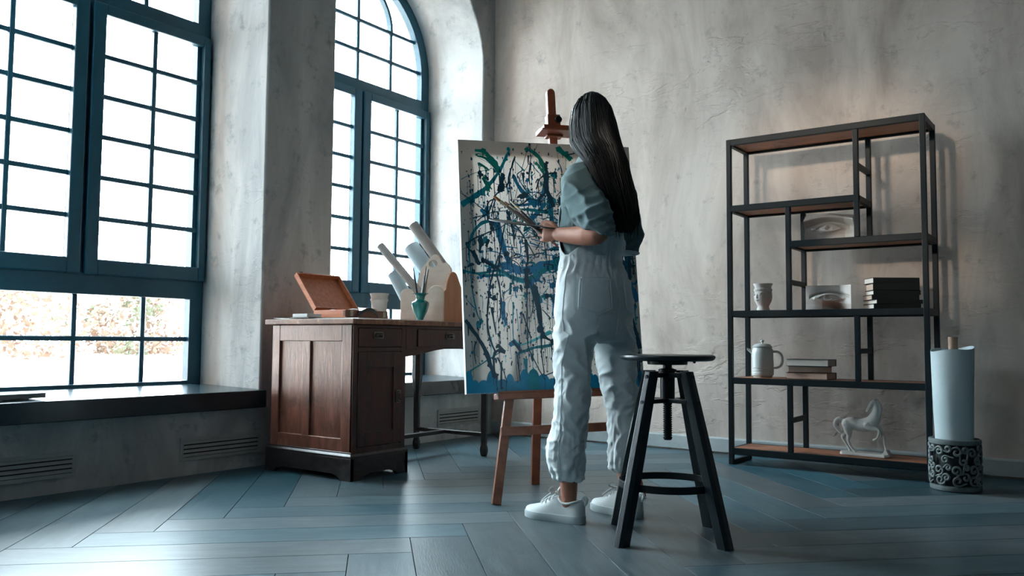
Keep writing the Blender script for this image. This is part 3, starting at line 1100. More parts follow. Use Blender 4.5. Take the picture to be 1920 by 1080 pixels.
B().box(0.012, ow - 0.012, 0.012, od + 0.012, 0, 0.01).build('base_board', M['org'], org)
# tall divider with hand hole
outl = smooth_poly([(0.10, 0.0), (0.10, 0.20), (0.135, 0.315), (0.17, 0.355), (0.225, 0.40), (0.245, 0.407), (0.268, 0.400), (0.30, 0.36), (0.312, 0.352), (0.335, 0.352), (0.362, 0.325), (0.372, 0.300), (0.37, 0.20)], 5)
outl = [(p[0] - 0.05, p[1]) for p in outl]
hole = [(0.183 + 0.034 * math.cos(a), 0.352 + 0.022 * math.sin(a)) for a in [2 * PI * k / 24 for k in range(24)]]
g = B()
# triangulate board with the hole by bmesh
bm = bmesh.new()
oe = outl + [(0.300, 0.2), (0.300, 0.0)]


def loop(ps):
    vs = [bm.verts.new((a, 0, c)) for a, c in ps]
    return [bm.edges.new((vs[i], vs[(i + 1) % len(vs)])) for i in range(len(vs))]


es = loop(oe) + loop(hole)
bmesh.ops.triangle_fill(bm, use_beauty=True, use_dissolve=False, edges=es)
ext = bmesh.ops.extrude_face_region(bm, geom=bm.faces[:])
bmesh.ops.translate(bm, vec=(0, 0.012, 0), verts=[v for v in ext['geom'] if isinstance(v, bmesh.types.BMVert)])
bmesh.ops.recalc_face_normals(bm, faces=bm.faces)
me = bpy.data.meshes.new('divider')
bm.to_mesh(me)
bm.free()
dv = link('divider', me, M['org'], org, 0.0)
dv.location = (0, 0.085, 0.0)


def roll(label, a, b, r, m, core=True, flat=1.0, th=0.003):
    t = thing('paper_roll', label, 'paper roll', a, 0, 'paper rolls in the wooden rack')
    a, b = Vector(a), Vector(b)
    d = b - a
    n = d.normalized()
    up = Vector((0, 0, 1))
    s = n.cross(up).normalized()
    w = s.cross(n)
    g = B()
    rings = []
    K = 40
    for q in (0, 0.33, 0.66, 1):
        ring_o, ring_i = [], []
        for k in range(K + 1):                       # a spiral sheet, a turn and a quarter
            an = 2 * PI * 1.25 * k / K
            rr = r * (1.0 - 0.10 * k / K) * (1 + 0.012 * math.sin(3 * an + 9 * q))
            ring_o.append(d * q + (s * math.cos(an) + w * math.sin(an) * flat) * rr)
            ring_i.append(d * q + (s * math.cos(an) + w * math.sin(an) * flat) * (rr - th))
        rings.append(ring_o + ring_i[::-1])
    g.loft(rings)
    g.build('sheet', m, t, smooth=50)
    return t


Y0 = -1.451
roll('thick grey paper roll, highest one sticking out of the rack', (0.70, Y0 + 0.135, TOP + 0.315), (0.437, Y0 + 0.135, TOP + 0.605), 0.034, M['paper_grey'])
roll('narrow grey-white paper roll slanting lowest to the left from the rack', (0.60, Y0 + 0.038, TOP + 0.16), (0.252, Y0 + 0.038, TOP + 0.478), 0.026, M['paper_grey'])
roll('wide bluish paper roll between the two grey rolls', (0.63, Y0 + 0.155, TOP + 0.22), (0.405, Y0 + 0.155, TOP + 0.47), 0.052, M['paper_blue'])
roll('bluish-white paper roll at the low end of the rack', (0.50, Y0 + 0.055, TOP + 0.09), (0.352, Y0 + 0.055, TOP + 0.30), 0.041, M['paper_blue'])

# notebook on the large window sill
nb = thing('notebook', 'closed pale grey notebook lying on the large window sill', 'notebook', (-0.045, -3.405, 0.4315), R(6))
B().box(-0.10, 0.085, -0.15, 0.105, 0.0, 0.002).build('cover', M['cover_dark'], nb)
B().box(-0.10, 0.082, -0.15, 0.1035, 0.0022, 0.0195).build('page_block', M['paper_grey'], nb)
B().box(-0.10, 0.085, -0.15, 0.105, 0.0197, 0.022).build('cover', M['paper'], nb, bevel=0.0008)['label'] = 'white upper cover'

STROKES = [('g',[(0.076,1.103),(0.116,1.098),(0.144,1.075),(0.166,1.047),(0.183,1.005)],0.0068,0.017),('g',[(0.086,1.078),(0.121,1.068),(0.149,1.046),(0.177,1.018)],0.0045,0.0102),('g',[(0.096,1.038),(0.119,1.024),(0.139,1.008)],0.0057,0.0028),('t',[(0.004,0.845),(0.05,0.875),(0.103,0.911),(0.145,0.953),(0.188,1.007),(0.22,1.072),(0.24,1.115)],0.0216,0.0068),('g',[(0.109,0.977),(0.125,0.946),(0.137,0.922)],0.0079,0.0147),('g',[(0.317,1.124),(0.364,1.096),(0.392,1.062),(0.411,1.021)],0.0057,0.0159),('g',[(0.365,1.06),(0.385,1.031),(0.401,1.007)],0.0045,0.0079),('g',[(0.474,1.131),(0.512,1.099),(0.539,1.076)],0.0147,0.0113),('t',[(0.008,0.965),(0.066,0.993),(0.13,1.013),(0.183,1.027)],0.0028,0.0017),('d',[(0.026,0.669),(0.061,0.692),(0.13,0.722),(0.177,0.74),(0.219,0.772)],0.0068,0.0028),('d',[(0.026,0.669),(0.028,0.647),(0.047,0.63),(0.069,0.608)],0.0045,0.0079),('t',[(0.034,0.585),(0.034,0.652),(0.05,0.709),(0.086,0.755),(0.138,0.779)],0.0045,0.0147),('d',[(0.124,0.779),(0.123,0.836),(0.136,0.865),(0.165,0.878)],0.0068,0.0045),('d',[(0.075,0.772),(0.128,0.808),(0.221,0.824)],0.0051,0.0028),('d',[(-0.006,0.902),(0.05,0.869),(0.128,0.808)],0.0023,0.0045),('d',[(0.165,0.878),(0.149,0.831),(0.142,0.791)],0.0057,0.0028),('b',[(0.167,0.768),(0.181,0.694),(0.206,0.609),(0.227,0.558)],0.0227,0.0147),('b',[(0.252,0.991),(0.284,0.928),(0.318,0.888),(0.352,0.848)],0.0113,0.0193),('b',[(0.405,0.949),(0.39,0.901),(0.353,0.865)],0.017,0.0091),('b',[(0.24,0.856),(0.293,0.852),(0.34,0.859),(0.4,0.855)],0.0057,0.0091),('t',[(0.245,0.833),(0.315,0.829),(0.422,0.82)],0.0068,0.0136),('b',[(0.331,0.789),(0.362,0.819),(0.4,0.866)],0.0147,0.0079),('b',[(0.418,0.867),(0.428,0.814),(0.432,0.773)],0.017,0.0102),('d',[(0.265,1.08),(0.248,1.032),(0.235,0.996),(0.235,0.944),(0.24,0.862),(0.233,0.816)],0.0068,0.004),('d',[(0.33,1.089),(0.326,1.047)],0.0079,0.0028),('d',[(0.341,1.054),(0.329,1.0),(0.33,0.947)],0.0091,0.0034),('d',[(0.3,1.005),(0.301,0.958)],0.0136,0.0034),('d',[(0.235,0.999),(0.227,0.955),(0.214,0.931)],0.0079,0.0057),('d',[(0.202,0.987),(0.194,0.942),(0.184,0.913)],0.017,0.025),('d',[(0.208,0.92),(0.166,0.895),(0.131,0.813)],0.0091,0.0028),('d',[(0.41,1.056),(0.414,1.009),(0.407,0.937),(0.426,0.891),(0.438,0.844)],0.0136,0.0193),('d',[(0.456,1.01),(0.407,0.997),(0.376,0.972),(0.362,0.93)],0.0079,0.0045),('d',[(0.336,1.143),(0.301,1.04),(0.273,0.939),(0.252,0.863)],0.0023,0.0023),('d',[(0.378,1.145),(0.325,1.041),(0.293,0.993)],0.0017,0.0017),('d',[(0.221,0.815),(0.231,0.769),(0.24,0.724),(0.243,0.655)],0.0125,0.0034),('d',[(0.253,0.758),(0.297,0.69),(0.34,0.61)],0.0057,0.0045),('d',[(0.201,0.757),(0.183,0.665),(0.164,0.563)],0.0051,0.0057),('d',[(0.144,0.779),(0.179,0.78),(0.276,0.741)],0.0028,0.0028),('d',[(0.05,0.636),(0.063,0.602),(0.076,0.574)],0.0193,0.0147),('d',[(0.04,0.574),(0.022,0.56)],0.0136,0.0057),('d',[(0.083,0.687),(0.088,0.664),(0.081,0.63)],0.0193,0.0045),('d',[(0.123,0.687),(0.116,0.659)],0.0159,0.0045),('d',[(0.125,0.648),(0.141,0.639)],0.0113,0.0113),('d',[(0.232,0.666),(0.227,0.563)],0.0034,0.0034),('d',[(0.297,0.678),(0.305,0.61),(0.297,0.564)],0.0147,0.0068),('t',[(0.007,0.544),(0.073,0.532),(0.166,0.545),(0.227,0.515),(0.282,0.496)],0.0061,0.0159),('t',[(0.282,0.496),(0.353,0.533),(0.445,0.583),(0.485,0.602)],0.0159,0.0245),('b',[(0.204,0.569),(0.278,0.545),(0.354,0.558),(0.445,0.577)],0.0245,0.0367),('c',[(0.16,0.545),(0.202,0.527),(0.251,0.505),(0.288,0.499)],0.0184,0.0184),('t',[(0.033,0.611),(0.037,0.538),(0.04,0.472),(0.055,0.37),(0.071,0.323)],0.0049,0.0037),('d',[(0.168,0.612),(0.134,0.52),(0.115,0.43),(0.104,0.31),(0.114,0.239),(0.133,0.185)],0.0061,0.0073),('d',[(0.156,0.527),(0.168,0.454),(0.168,0.369),(0.156,0.31)],0.0073,0.0037),('d',[(0.294,0.552),(0.295,0.509),(0.294,0.466)],0.0147,0.0208),('b',[(0.308,0.509),(0.33,0.453),(0.347,0.411)],0.0171,0.0245),('d',[(0.331,0.46),(0.345,0.368),(0.352,0.283),(0.364,0.247),(0.401,0.222)],0.0245,0.0073),('d',[(0.294,0.466),(0.289,0.356),(0.286,0.188)],0.0055,0.0031),('d',[(0.353,0.271),(0.348,0.175),(0.356,0.079)],0.0073,0.0037),('d',[(0.361,0.368),(0.4,0.325)],0.0037,0.0049),('d',[(0.394,0.222),(0.398,0.162)],0.0049,0.0031),('d',[(0.005,0.323),(0.051,0.258),(0.085,0.198),(0.112,0.121),(0.129,0.071)],0.0123,0.0184),('d',[(0.017,0.311),(0.016,0.252)],0.0073,0.0031),('d',[(0.05,0.228),(0.039,0.187),(0.046,0.129)],0.0061,0.0024),('t',[(0.068,0.317),(0.063,0.287)],0.0184,0.011),('d',[(0.181,0.178),(0.145,0.185),(0.127,0.156),(0.128,0.074)],0.0159,0.0061),('d',[(0.146,0.209),(0.178,0.181)],0.0159,0.0098),('d',[(0.144,0.156),(0.166,0.102),(0.182,0.049)],0.0061,0.0031),('d',[(0.16,0.132),(0.155,0.015)],0.0086,0.0049),('t',[(0.021,0.1),(0.089,0.139),(0.169,0.185)],0.0043,0.0037),('c',[(0.25,0.207),(0.313,0.227),(0.397,0.267)],0.0037,0.0135),('t',[(0.236,0.168),(0.312,0.194),(0.387,0.204),(0.413,0.216)],0.0086,0.0123),('d',[(0.217,0.225),(0.255,0.177)],0.0086,0.011),('b',[(0.207,0.213),(0.226,0.225),(0.249,0.189)],0.0147,0.0061),('d',[(0.236,0.165),(0.239,0.106),(0.243,0.047)],0.0061,0.0037),('t',[(0.272,0.147),(0.275,0.07)],0.0135,0.0037),('d',[(0.287,0.194),(0.332,0.098),(0.355,0.056)],0.0049,0.0031),('d',[(0.355,0.067),(0.4,0.084)],0.0037,0.0049),('d',[(0.128,0.379),(0.13,0.346),(0.142,0.256)],0.0135,0.0037),('b',[(0.178,0.405),(0.182,0.339),(0.189,0.297)],0.0159,0.0061),('d',[(0.269,0.35),(0.285,0.296),(0.301,0.242)],0.0061,0.0049),('t',[(0.228,0.399),(0.221,0.309),(0.22,0.225)],0.0049,0.0031),('b',[(0.412,0.435),(0.42,0.404),(0.41,0.343)],0.0171,0.0049),('t',[(0.36,0.426),(0.412,0.435)],0.0098,0.0061),('t',[(0.219,0.49),(0.214,0.436)],0.0073,0.0098),('t',[(0.243,0.46),(0.249,0.466),(0.287,0.46)],0.0031,0.0024),('d',[(0.313,0.49),(0.322,0.405),(0.306,0.332)],0.0049,0.0031),('d',[(0.1,0.593),(0.142,0.566)],0.0184,0.0123)]

# ------------------------------------------------------------------ easel and painting (shared frame: a along the canvas, b up, n to the viewer)
M['easel'] = mat('easel_wood', rgb(116, 64, 44), 0.42, col2=rgb(146, 84, 58), nscale=6, stretch=(3, 3, 0.6), ndetail=6, bump=0.0004, bscale=40)
M['canvas'] = None
EO = Vector((1.667, -2.297, 0.471))
EA = Vector((0.526, 0.648, 0.021)).normalized()
EB = Vector((-0.106, 0.050, 1.144)).normalized()
EN = EA.cross(EB).normalized()
EB = EN.cross(EA).normalized()
CW, CH = 0.835, 1.15


def frame_empty(name, label, cat):
    t = thing(name, label, cat)
    t.matrix_world = Matrix.Translation(EO) @ Matrix((EA, EB, EN)).transposed().to_4x4()
    return t


ez = frame_empty('easel', 'reddish-brown wooden studio easel with three legs holding the splattered canvas', 'easel')


def floor_n(a, n):       # v of the floor under (a, n) in the easel frame
    return -(EO.z + EA.z * a + EN.z * n) / EB.z


def leg(p0, p1, w, h, name='leg'):
    b = B()
    b.bar(p0, p1, w, h, up=(0, 0, 1))
    return b.build(name, M['easel'], ez, bevel=0.003)


fl = (0.112, floor_n(0.112, 0.0), 0.0)
frr = (0.795, floor_n(0.795, -0.02), -0.02)
leg(fl, (0.40, 1.08, -0.075), 0.040, 0.024)
leg(frr, (0.475, 1.08, -0.075), 0.040, 0.024)
leg((0.424, floor_n(0.424, -0.461) + 0.0, -0.461), (0.445, 1.16, -0.115), 0.042, 0.026, 'rear_leg')
B().bar((0.145, -0.168, 0.002), (0.745, -0.168, -0.008), 0.020, 0.040, up=(0, 1, 0)).build('crossbar', M['easel'], ez, bevel=0.003)
lg = B()
lg.box(0.135, 0.715, -0.030, -0.004, -0.062, 0.030)
lg.box(0.135, 0.715, -0.004, 0.006, 0.022, 0.030)
lg.build('ledge', M['easel'], ez, bevel=0.003)
ms = B()
prof = [(-0.02, -0.10), (0.02, -0.10)] + [(0.02 * math.cos(a), 1.43 + 0.022 * math.sin(a)) for a in [PI * k / 8 for k in range(9)]]
ms.prism([(x + 0.480, y) for x, y in prof], (0, 0, -0.098), (1, 0, 0), (0, 1, 0), (0, 0, 0.034))
ms.build('mast', M['easel'], ez, bevel=0.004)
hd = B()
hd.box(0.452, 0.516, 1.250, 1.318, -0.100, -0.052)
hd.box(0.428, 0.552, 1.236, 1.262, -0.098, -0.040)
hd.prism([(-0.100, 1.238), (-0.040, 1.238), (0.012, 1.224), (0.012, 1.217), (-0.100, 1.217)], (0.402, 0, 0), (0, 0, 1), (0, 1, 0), (0.168, 0, 0))
hd.box(0.444, 0.524, 1.206, 1.219, -0.098, -0.05)
hd.build('top_clamp', M['easel'], ez, bevel=0.003)
M['knob'] = mat('black_knob', rgb(24, 24, 26), 0.35)
kb = B()
kc = Vector((0.500, 1.287, -0.052))
kb.loft([[kc + Vector((r * math.cos(2 * PI * j / 20) * (1 + 0.05 * math.cos(8 * PI * j / 20)), r * math.sin(2 * PI * j / 20), z)) for j in range(20)]
         for r, z in ((0.008, 0.0), (0.008, 0.008), (0.017, 0.009), (0.0175, 0.018), (0.014, 0.022))])
kb.build('clamp_knob', M['knob'], ez, smooth=40)

# painting
_m, _t, _p = nt('canvas_cloth')
_n = _t.nodes.new('ShaderNodeTexNoise')
_n.inputs['Scale'].default_value = 3.0
_n.inputs['Detail'].default_value = 6
_tc = _t.nodes.new('ShaderNodeTexCoord')
_t.links.new(_tc.outputs['Object'], _n.inputs['Vector'])
_cr = _t.nodes.new('ShaderNodeValToRGB')
_cr.color_ramp.elements[0].position, _cr.color_ramp.elements[0].color = 0.35, rgb(214, 212, 208)
_cr.color_ramp.elements[1].position, _cr.color_ramp.elements[1].color = 0.65, rgb(236, 232, 226)
_t.links.new(_n.outputs['Fac'], _cr.inputs[0])
_t.links.new(_cr.outputs[0], _p.inputs['Base Color'])
_p.inputs['Roughness'].default_value = 0.8
_tl = _t.nodes.new('ShaderNodeBsdfTranslucent')
_t.links.new(_cr.outputs[0], _tl.inputs['Color'])
_mx = _t.nodes.new('ShaderNodeMixShader')
_mx.inputs[0].default_value = 0.5
_t.links.new(_p.outputs[0], _mx.inputs[1])
_t.links.new(_tl.outputs[0], _mx.inputs[2])
_t.links.new(_mx.outputs[0], _t.nodes['Material Output'].inputs[0])
M['canvas'] = _m
M['stretcher'] = mat('pine_stretcher', rgb(196, 170, 136), 0.6, col2=rgb(208, 186, 152), nscale=5, stretch=(1, 6, 1))
pt = frame_empty('painting', 'large white canvas splattered with teal and navy paint on the easel', 'painting')
g = B()
g.box(0, CW, 0, CH, -0.0012, 0.0)
g.build('canvas_cloth', M['canvas'], pt)
g = B()
e = 0.0012
g.box(-e, 0, -e, CH + e, -0.034, 0.0)
g.box(CW, CW + e, -e, CH + e, -0.034, 0.0)
g.box(0, CW, -e, 0, -0.034, 0.0)
g.box(0, CW, CH, CH + e, -0.034, 0.0)
M['canvas_edge'] = mat('canvas_edge', rgb(222, 224, 224), 0.8)
g.build('canvas_edge', M['canvas_edge'], pt)
SBW = 0.062
for (x0, x1, y0, y1) in ((0, SBW, 0, CH), (CW - SBW, CW, 0, CH), (SBW, CW - SBW, 0, SBW), (SBW, CW - SBW, CH - SBW, CH)):
    B().box(x0, x1, y0, y1, -0.033, -0.005).build('stretcher_bar', M['stretcher'], pt, bevel=0.002)

PCOL = {'d': ('dark_paint', rgb(6, 52, 70)), 't': ('teal_paint', rgb(0, 112, 128)), 'g': ('green_paint', rgb(0, 104, 96)),
        'b': ('blue_paint', rgb(16, 106, 148)), 'c': ('turquoise_paint', rgb(70, 176, 184)), 'e': ('teal_border_paint', rgb(0, 112, 148))}
for k, (n, cc) in PCOL.items():
    M['paint_' + k] = mat(n, cc, 0.35, col2=tuple(min(1, x * 1.5 + 0.004) for x in cc[:3]) + (1,), nscale=14, bump=0.0008, bscale=50)
PB = {k: B() for k in PCOL}
LAY = {'c': 0.0006, 'b': 0.0010, 't': 0.0013, 'g': 0.0016, 'e': 0.0019, 'd': 0.0022}
rp = random.Random(5)


def inside(p):
    return 0.001 < p[0] < CW - 0.001 and 0.001 < p[1] < CH - 0.001


def clampc(p):
    return (min(max(p[0], 0.0006), CW - 0.0006), min(max(p[1], 0.0006), CH - 0.0006))


def ribbon(c, pts, w0, w1, rough=0.25):
    pts = smooth_poly(pts, 7)
    n = len(pts)
    z = LAY[c] + rp.uniform(0, 0.0003)
    sd = rp.uniform(0, 99)
    vs = []
    for i, p in enumerate(pts):
        a, q = pts[max(i - 1, 0)], pts[min(i + 1, n - 1)]
        dx, dy = q[0] - a[0], q[1] - a[1]
        L = math.hypot(dx, dy) or 1
        w = (w0 + (w1 - w0) * i / (n - 1)) / 2 * (1 + rough * 2.0 * noise.noise(Vector((i * 0.33, sd, 0))))
        w2 = (w0 + (w1 - w0) * i / (n - 1)) / 2 * (1 + rough * 2.0 * noise.noise(Vector((i * 0.33, sd + 50, 0))))
        vs.append((*clampc((p[0] - dy / L * w, p[1] + dx / L * w)), z))
        vs.append((*clampc((p[0] + dy / L * w2, p[1] - dx / L * w2)), z))
    PB[c].add(vs, [(2 * i, 2 * i + 1, 2 * i + 3, 2 * i + 2) for i in range(n - 1)])


def blob(c, x, y, r, el=1.0, n=10, rough=0.3):
    if not inside((x, y)):
        return
    z = LAY[c] + rp.uniform(0, 0.0003)
    sd = rp.uniform(0, 99)
    n = 20 if r > 0.006 else n
    ps = []
    for k in range(n):
        a = 2 * PI * k / n
        rr = r * (1 + rough * 2 * noise.noise(Vector((math.cos(a), math.sin(a), sd))))
        ps.append((*clampc((x + rr * math.cos(a), y + rr * el * math.sin(a))), z))
    PB[c].add(ps, [tuple(range(n))])


def drip(c, x, y, L, w):
    if not inside((x, y)):
        return
    ribbon(c, [(x, y), (x + rp.uniform(-.003, .003), y - L * 0.5), (x + rp.uniform(-.004, .004), max(0.004, y - L))], w, w * 0.55, 0.2)
    blob(c, x, y, w * rp.uniform(0.9, 1.6), 1.2, 9)
    if y - L > 0.004:
        blob(c, x, y - L, w * 0.75, 1.6, 8)


for c, pts, w0, w1 in STROKES:
    pts = [clampc(p) for p in pts]
    kw = {'g': 1.7, 't': 1.25, 'b': 1.35, 'c': 1.3}.get(c, 1.15)
    ribbon(c, pts, w0 * kw, w1 * kw)
    if c in 'gb':                                       # a second, streaky pass of the brush
        for q in range(3):
            ox, oy = rp.gauss(0, 0.007), rp.gauss(0, 0.007)
            ribbon(c, [clampc((p[0] + ox, p[1] + oy)) for p in pts], w0 * 0.5, w1 * 0.4, 0.5)
    for p in pts:                                       # bulges and runs along the stroke
        if rp.random() < 0.5:
            blob(c, p[0] + rp.gauss(0, 0.004), p[1] + rp.gauss(0, 0.004), max(w0, w1) * rp.uniform(0.35, 0.65), rp.uniform(0.8, 1.5))
        if rp.random() < 0.40:
            drip(c, p[0] + rp.gauss(0, 0.006), p[1], rp.uniform(0.02, 0.10), rp.uniform(0.002, 0.0045))
# thin runs, specks and tangles
for k in range(300):
    x, y = rp.uniform(0.03, CW - 0.02), rp.uniform(0.15, 1.02)
    drip('d' if rp.random() < 0.72 else rp.choice('tbc'), x, y, rp.uniform(0.02, 0.16), rp.uniform(0.0015, 0.0040))
for k in range(950):
    x = rp.uniform(0.01, CW - 0.01)
    y = rp.uniform(0.1, 1.13)
    if y > 1.0 and rp.random() < 0.5:
        continue
    blob('d' if rp.random() < 0.75 else rp.choice('ttbgc'), x, y, abs(rp.gauss(0, 0.0017)) + 0.0010, rp.uniform(1.0, 3.2), 7)
for k in range(420):                                     # dense blue tangle right of the middle
    x, y = rp.gauss(0.48, 0.16), rp.gauss(0.70, 0.13)
    a = rp.uniform(0, 2 * PI)
    L = rp.uniform(0.02, 0.09)
    ribbon(rp.choice('bbtdd'), [clampc((x, y)), clampc((x + math.cos(a) * L * .5 + rp.gauss(0, .008), y + math.sin(a) * L * .5)),
                               clampc((x + math.cos(a) * L, y + math.sin(a) * L))], rp.uniform(.002, .009), rp.uniform(.001, .005), 0.35)
for k in range(70):                                      # heavy splats with satellites
    x, y = rp.uniform(0.08, 0.8), rp.uniform(0.42, 1.0)
    cc = rp.choice('dddbt')
    r0 = rp.uniform(0.006, 0.017)
    blob(cc, x, y, r0, rp.uniform(0.8, 1.5), 14, 0.5)
    for q in range(8):
        a = rp.uniform(0, 2 * PI)
        dd = r0 * rp.uniform(1.1, 3.0)
        blob(cc, x + dd * math.cos(a), y + dd * math.sin(a), r0 * rp.uniform(0.08, 0.3), rp.uniform(1, 2), 7)
    drip(cc, x, y, rp.uniform(0.03, 0.14), rp.uniform(0.003, 0.006))
for k in range(60):                                      # blue scumble: band and centre
    x, y = (rp.uniform(0.05, 0.8), rp.gauss(0.53, 0.035)) if k % 2 else (rp.gauss(0.52, 0.1), rp.gauss(0.68, 0.06))
    ribbon(rp.choice('bbtc'), [clampc((x, y)), clampc((x + 0.03, y + rp.gauss(0, .008))), clampc((x + rp.uniform(.05, .11), y + rp.gauss(0, .012)))], rp.uniform(.004, .018), rp.uniform(.004, .014), 0.6)
for k in range(26):                                      # long flung threads
    x, y = rp.uniform(0.05, 0.8), rp.uniform(0.25, 1.1)
    a = rp.uniform(0, 2 * PI)
    L = rp.uniform(0.12, 0.35)
    ribbon(rp.choice('ddtd'), [clampc((x + math.cos(a) * L * t + 0.05 * math.sin(3 * t + k), y + math.sin(a) * L * t + 0.04 * math.cos(4 * t + k))) for t in (0, .25, .5, .75, 1)],
           .0018, .0012, 0.2)
for k in range(60):                                      # right-hand strip, long dark runs
    x, y = rp.uniform(0.70, CW - 0.01), rp.uniform(0.12, 0.85)
    drip(rp.choice('ddbt'), x, y, rp.uniform(0.04, 0.2), rp.uniform(0.003, 0.008))
ribbon('b', [(0.72, 0.70), (0.76, 0.6), (0.80, 0.48), (0.83, 0.40)], 0.02, 0.03)
ribbon('d', [(0.70, 0.66), (0.75, 0.5), (0.80, 0.3), (0.825, 0.18)], 0.02, 0.02)
ribbon('d', [(0.78, 0.76), (0.80, 0.6), (0.79, 0.45)], 0.02, 0.012)
x = 0.0
while x < CW:                                            # brushed teal dabs along the bottom
    w = rp.uniform(0.035, 0.065)
    h = rp.uniform(0.045, 0.085) if rp.random() < 0.8 else 0.1
    z = LAY['e'] + rp.uniform(0, 0.0002)
    ps = [(*clampc((x + w * (0.5 + 0.5 * math.cos(a)) - 0.008, 0.001 + h * abs(math.sin(a)) ** 0.6)), z) for a in [PI * q / 12 for q in range(13)]]
    PB['e' if rp.random() < 0.75 else 't'].add(ps, [tuple(range(13))])
    x += w * 0.72
PB['e'].add([(0.0006, 0.0006, LAY['e']), (CW - 0.0006, 0.0006, LAY['e']), (CW - 0.0006, 0.032, LAY['e']), (0.0006, 0.032, LAY['e'])], [(0, 1, 2, 3)])
for k, b in PB.items():
    me = bpy.data.meshes.new(PCOL[k][0])
    me.from_pydata(b.v, [], b.f)
    o = link(PCOL[k][0], me, M['paint_' + k], pt)
    tag(o, kind='stuff')

# ------------------------------------------------------------------ stool
M['black_wood'] = mat('black_stained_wood', rgb(8, 22, 28), 0.34, col2=rgb(14, 31, 38), nscale=8, stretch=(4, 4, 0.5), bump=0.0006, bscale=40, spec=0.6,
                      wear=(rgb(58, 72, 78), 16, 0.64, 0.74))
M['black_iron'] = mat('black_iron', rgb(8, 18, 22), 0.4, spec=0.4, bump=0.0003, bscale=60)
stool = thing('swivel_stool', 'black round swivel stool with screw spindle and four splayed legs, in front of the woman', 'stool', (2.628, -2.318, 0), R(-14))
g = B()
g.lathe([(0.001, 0.652), (0.10, 0.651), (0.145, 0.653), (0.164, 0.656), (0.171, 0.653), (0.173, 0.646), (0.168, 0.638), (0.155, 0.634), (0.05, 0.632), (0.001, 0.632)][::-1], 48)
g.build('seat', M['black_wood'], stool, smooth=50)
g = B()
g.lathe([(0.001, 0.620), (0.072, 0.620), (0.074, 0.632), (0.001, 0.632)], 32)
for k in range(4):
    a = k * PI / 2 + 0.4
    g.ball((0.10 * math.cos(a), 0.10 * math.sin(a), 0.631), 0.006, 8)
g.build('seat_flange', M['black_iron'], stool, smooth=40)
sp = B()
pr_ = [(0.0001, 0.345), (0.013, 0.346), (0.0165, 0.352)]
z = 0.354
while z < 0.47:
    pr_ += [(0.0165, z), (0.0165, z + 0.003), (0.0135, z + 0.0045), (0.0135, z + 0.0065)]
    z += 0.008
pr_ += [(0.0165, 0.475), (0.0165, 0.621), (0.0001, 0.621)]
sp.lathe(pr_, 20)
sp.build('screw_spindle', M['black_iron'], stool, smooth=30)
B().lathe([(0.0001, 0.49), (0.0265, 0.49), (0.0265, 0.592), (0.033, 0.594), (0.033, 0.602), (0.019, 0.606), (0.0001, 0.606)], 24).build('spindle_sleeve', M['black_iron'], stool, smooth=40)


def cross_plate(z0, z1, r, w):
    g = B()
    pts = []
    for k in range(4):
        a = k * PI / 2
        for da in (-w / r, w / r):
            pts.append((r * math.cos(a + da), r * math.sin(a + da)))
        pts.append((w * 1.5 * math.cos(a + PI / 4), w * 1.5 * math.sin(a + PI / 4)))
    g.prism(pts, (0, 0, z0), (1, 0, 0), (0, 1, 0), (0, 0, z1 - z0))
    return g


cross_plate(0.574, 0.590, 0.080, 0.022).build('top_plate', M['black_iron'], stool, bevel=0.002)
cross_plate(0.482, 0.497, 0.105, 0.022).build('lower_plate', M['black_iron'], stool, bevel=0.002)
LT, LB = 0.090, 0.252
for k in range(4):
    a = k * PI / 2
    d = Vector((math.cos(a), math.sin(a), 0))
    tg = Vector((-math.sin(a), math.cos(a), 0))
    g = B()
    sec = [(-0.5, -1), (0.5, -1), (1, -0.6), (1, 0.6), (0.5, 1), (-0.5, 1), (-1, 0.6), (-1, -0.6)]
    rings = []
    for z, r, hw, hd_ in ((0.0, LB, 0.0215, 0.0235), (0.30, LB + (LT - LB) * 0.5, 0.0215, 0.0235), (0.597, LT, 0.019, 0.020)):
        sec = [(-1, -1), (1, -1), (1, 0.45), (0.55, 1), (-0.55, 1), (-1, 0.45)]
        rings.append([d * (r + hd_ * q) + tg * hw * p + Vector((0, 0, z)) for p, q in sec])
    g.loft(rings)
    lo = g.build('leg', M['black_wood'], stool, bevel=0.0015)
    for z in (0.578, 0.488):
        bo = B()
        r = LB + (LT - LB) * z / 0.597 + 0.021
        c = d * r + Vector((0, 0, z))
        bo.tube([c - d * 0.004, c + d * 0.0025], 0.0065, 10)
        bo.build('bolt', M['black_iron'], lo, smooth=40)
g = B()
ri = LB + (LT - LB) * 0.19 / 0.597 - 0.028
rings = []
for k in range(48):
    a = 2 * PI * k / 48
    rings.append([(r * math.cos(a), r * math.sin(a), z) for r, z in ((ri - 0.005, 0.178), (ri + 0.005, 0.178), (ri + 0.005, 0.204), (ri - 0.005, 0.204))])
rings.append(rings[0])
g.loft(rings, caps=False)
g.build('foot_ring', M['black_iron'], stool, smooth=40, bevel=0.002)

# ------------------------------------------------------------------ shelf
M['shelf_iron'] = mat('shelf_frame_paint', rgb(8, 25, 31), 0.5, spec=0.25, bump=0.0002, bscale=80)
M['shelf_wood'] = mat('shelf_board_wood', rgb(136, 84, 58), 0.5, col2=rgb(178, 118, 84), nscale=5, stretch=(0.8, 9, 9), ndetail=7, bump=0.0006, bscale=20, bstretch=(0.6, 8, 8),
                      wear=(rgb(108, 66, 48), 4, 0.5, 0.62))
SX0, SX1, SY0, SY1, SH = 2.110, 3.186, -0.424, -0.116, 1.903
sw = 0.027
shelf = thing('open_shelf', 'tall dark metal open shelf unit with brown wooden boards against the plaster wall', 'shelf', (SX0, SY0, 0))
w, dp = SX1 - SX0, SY1 - SY0


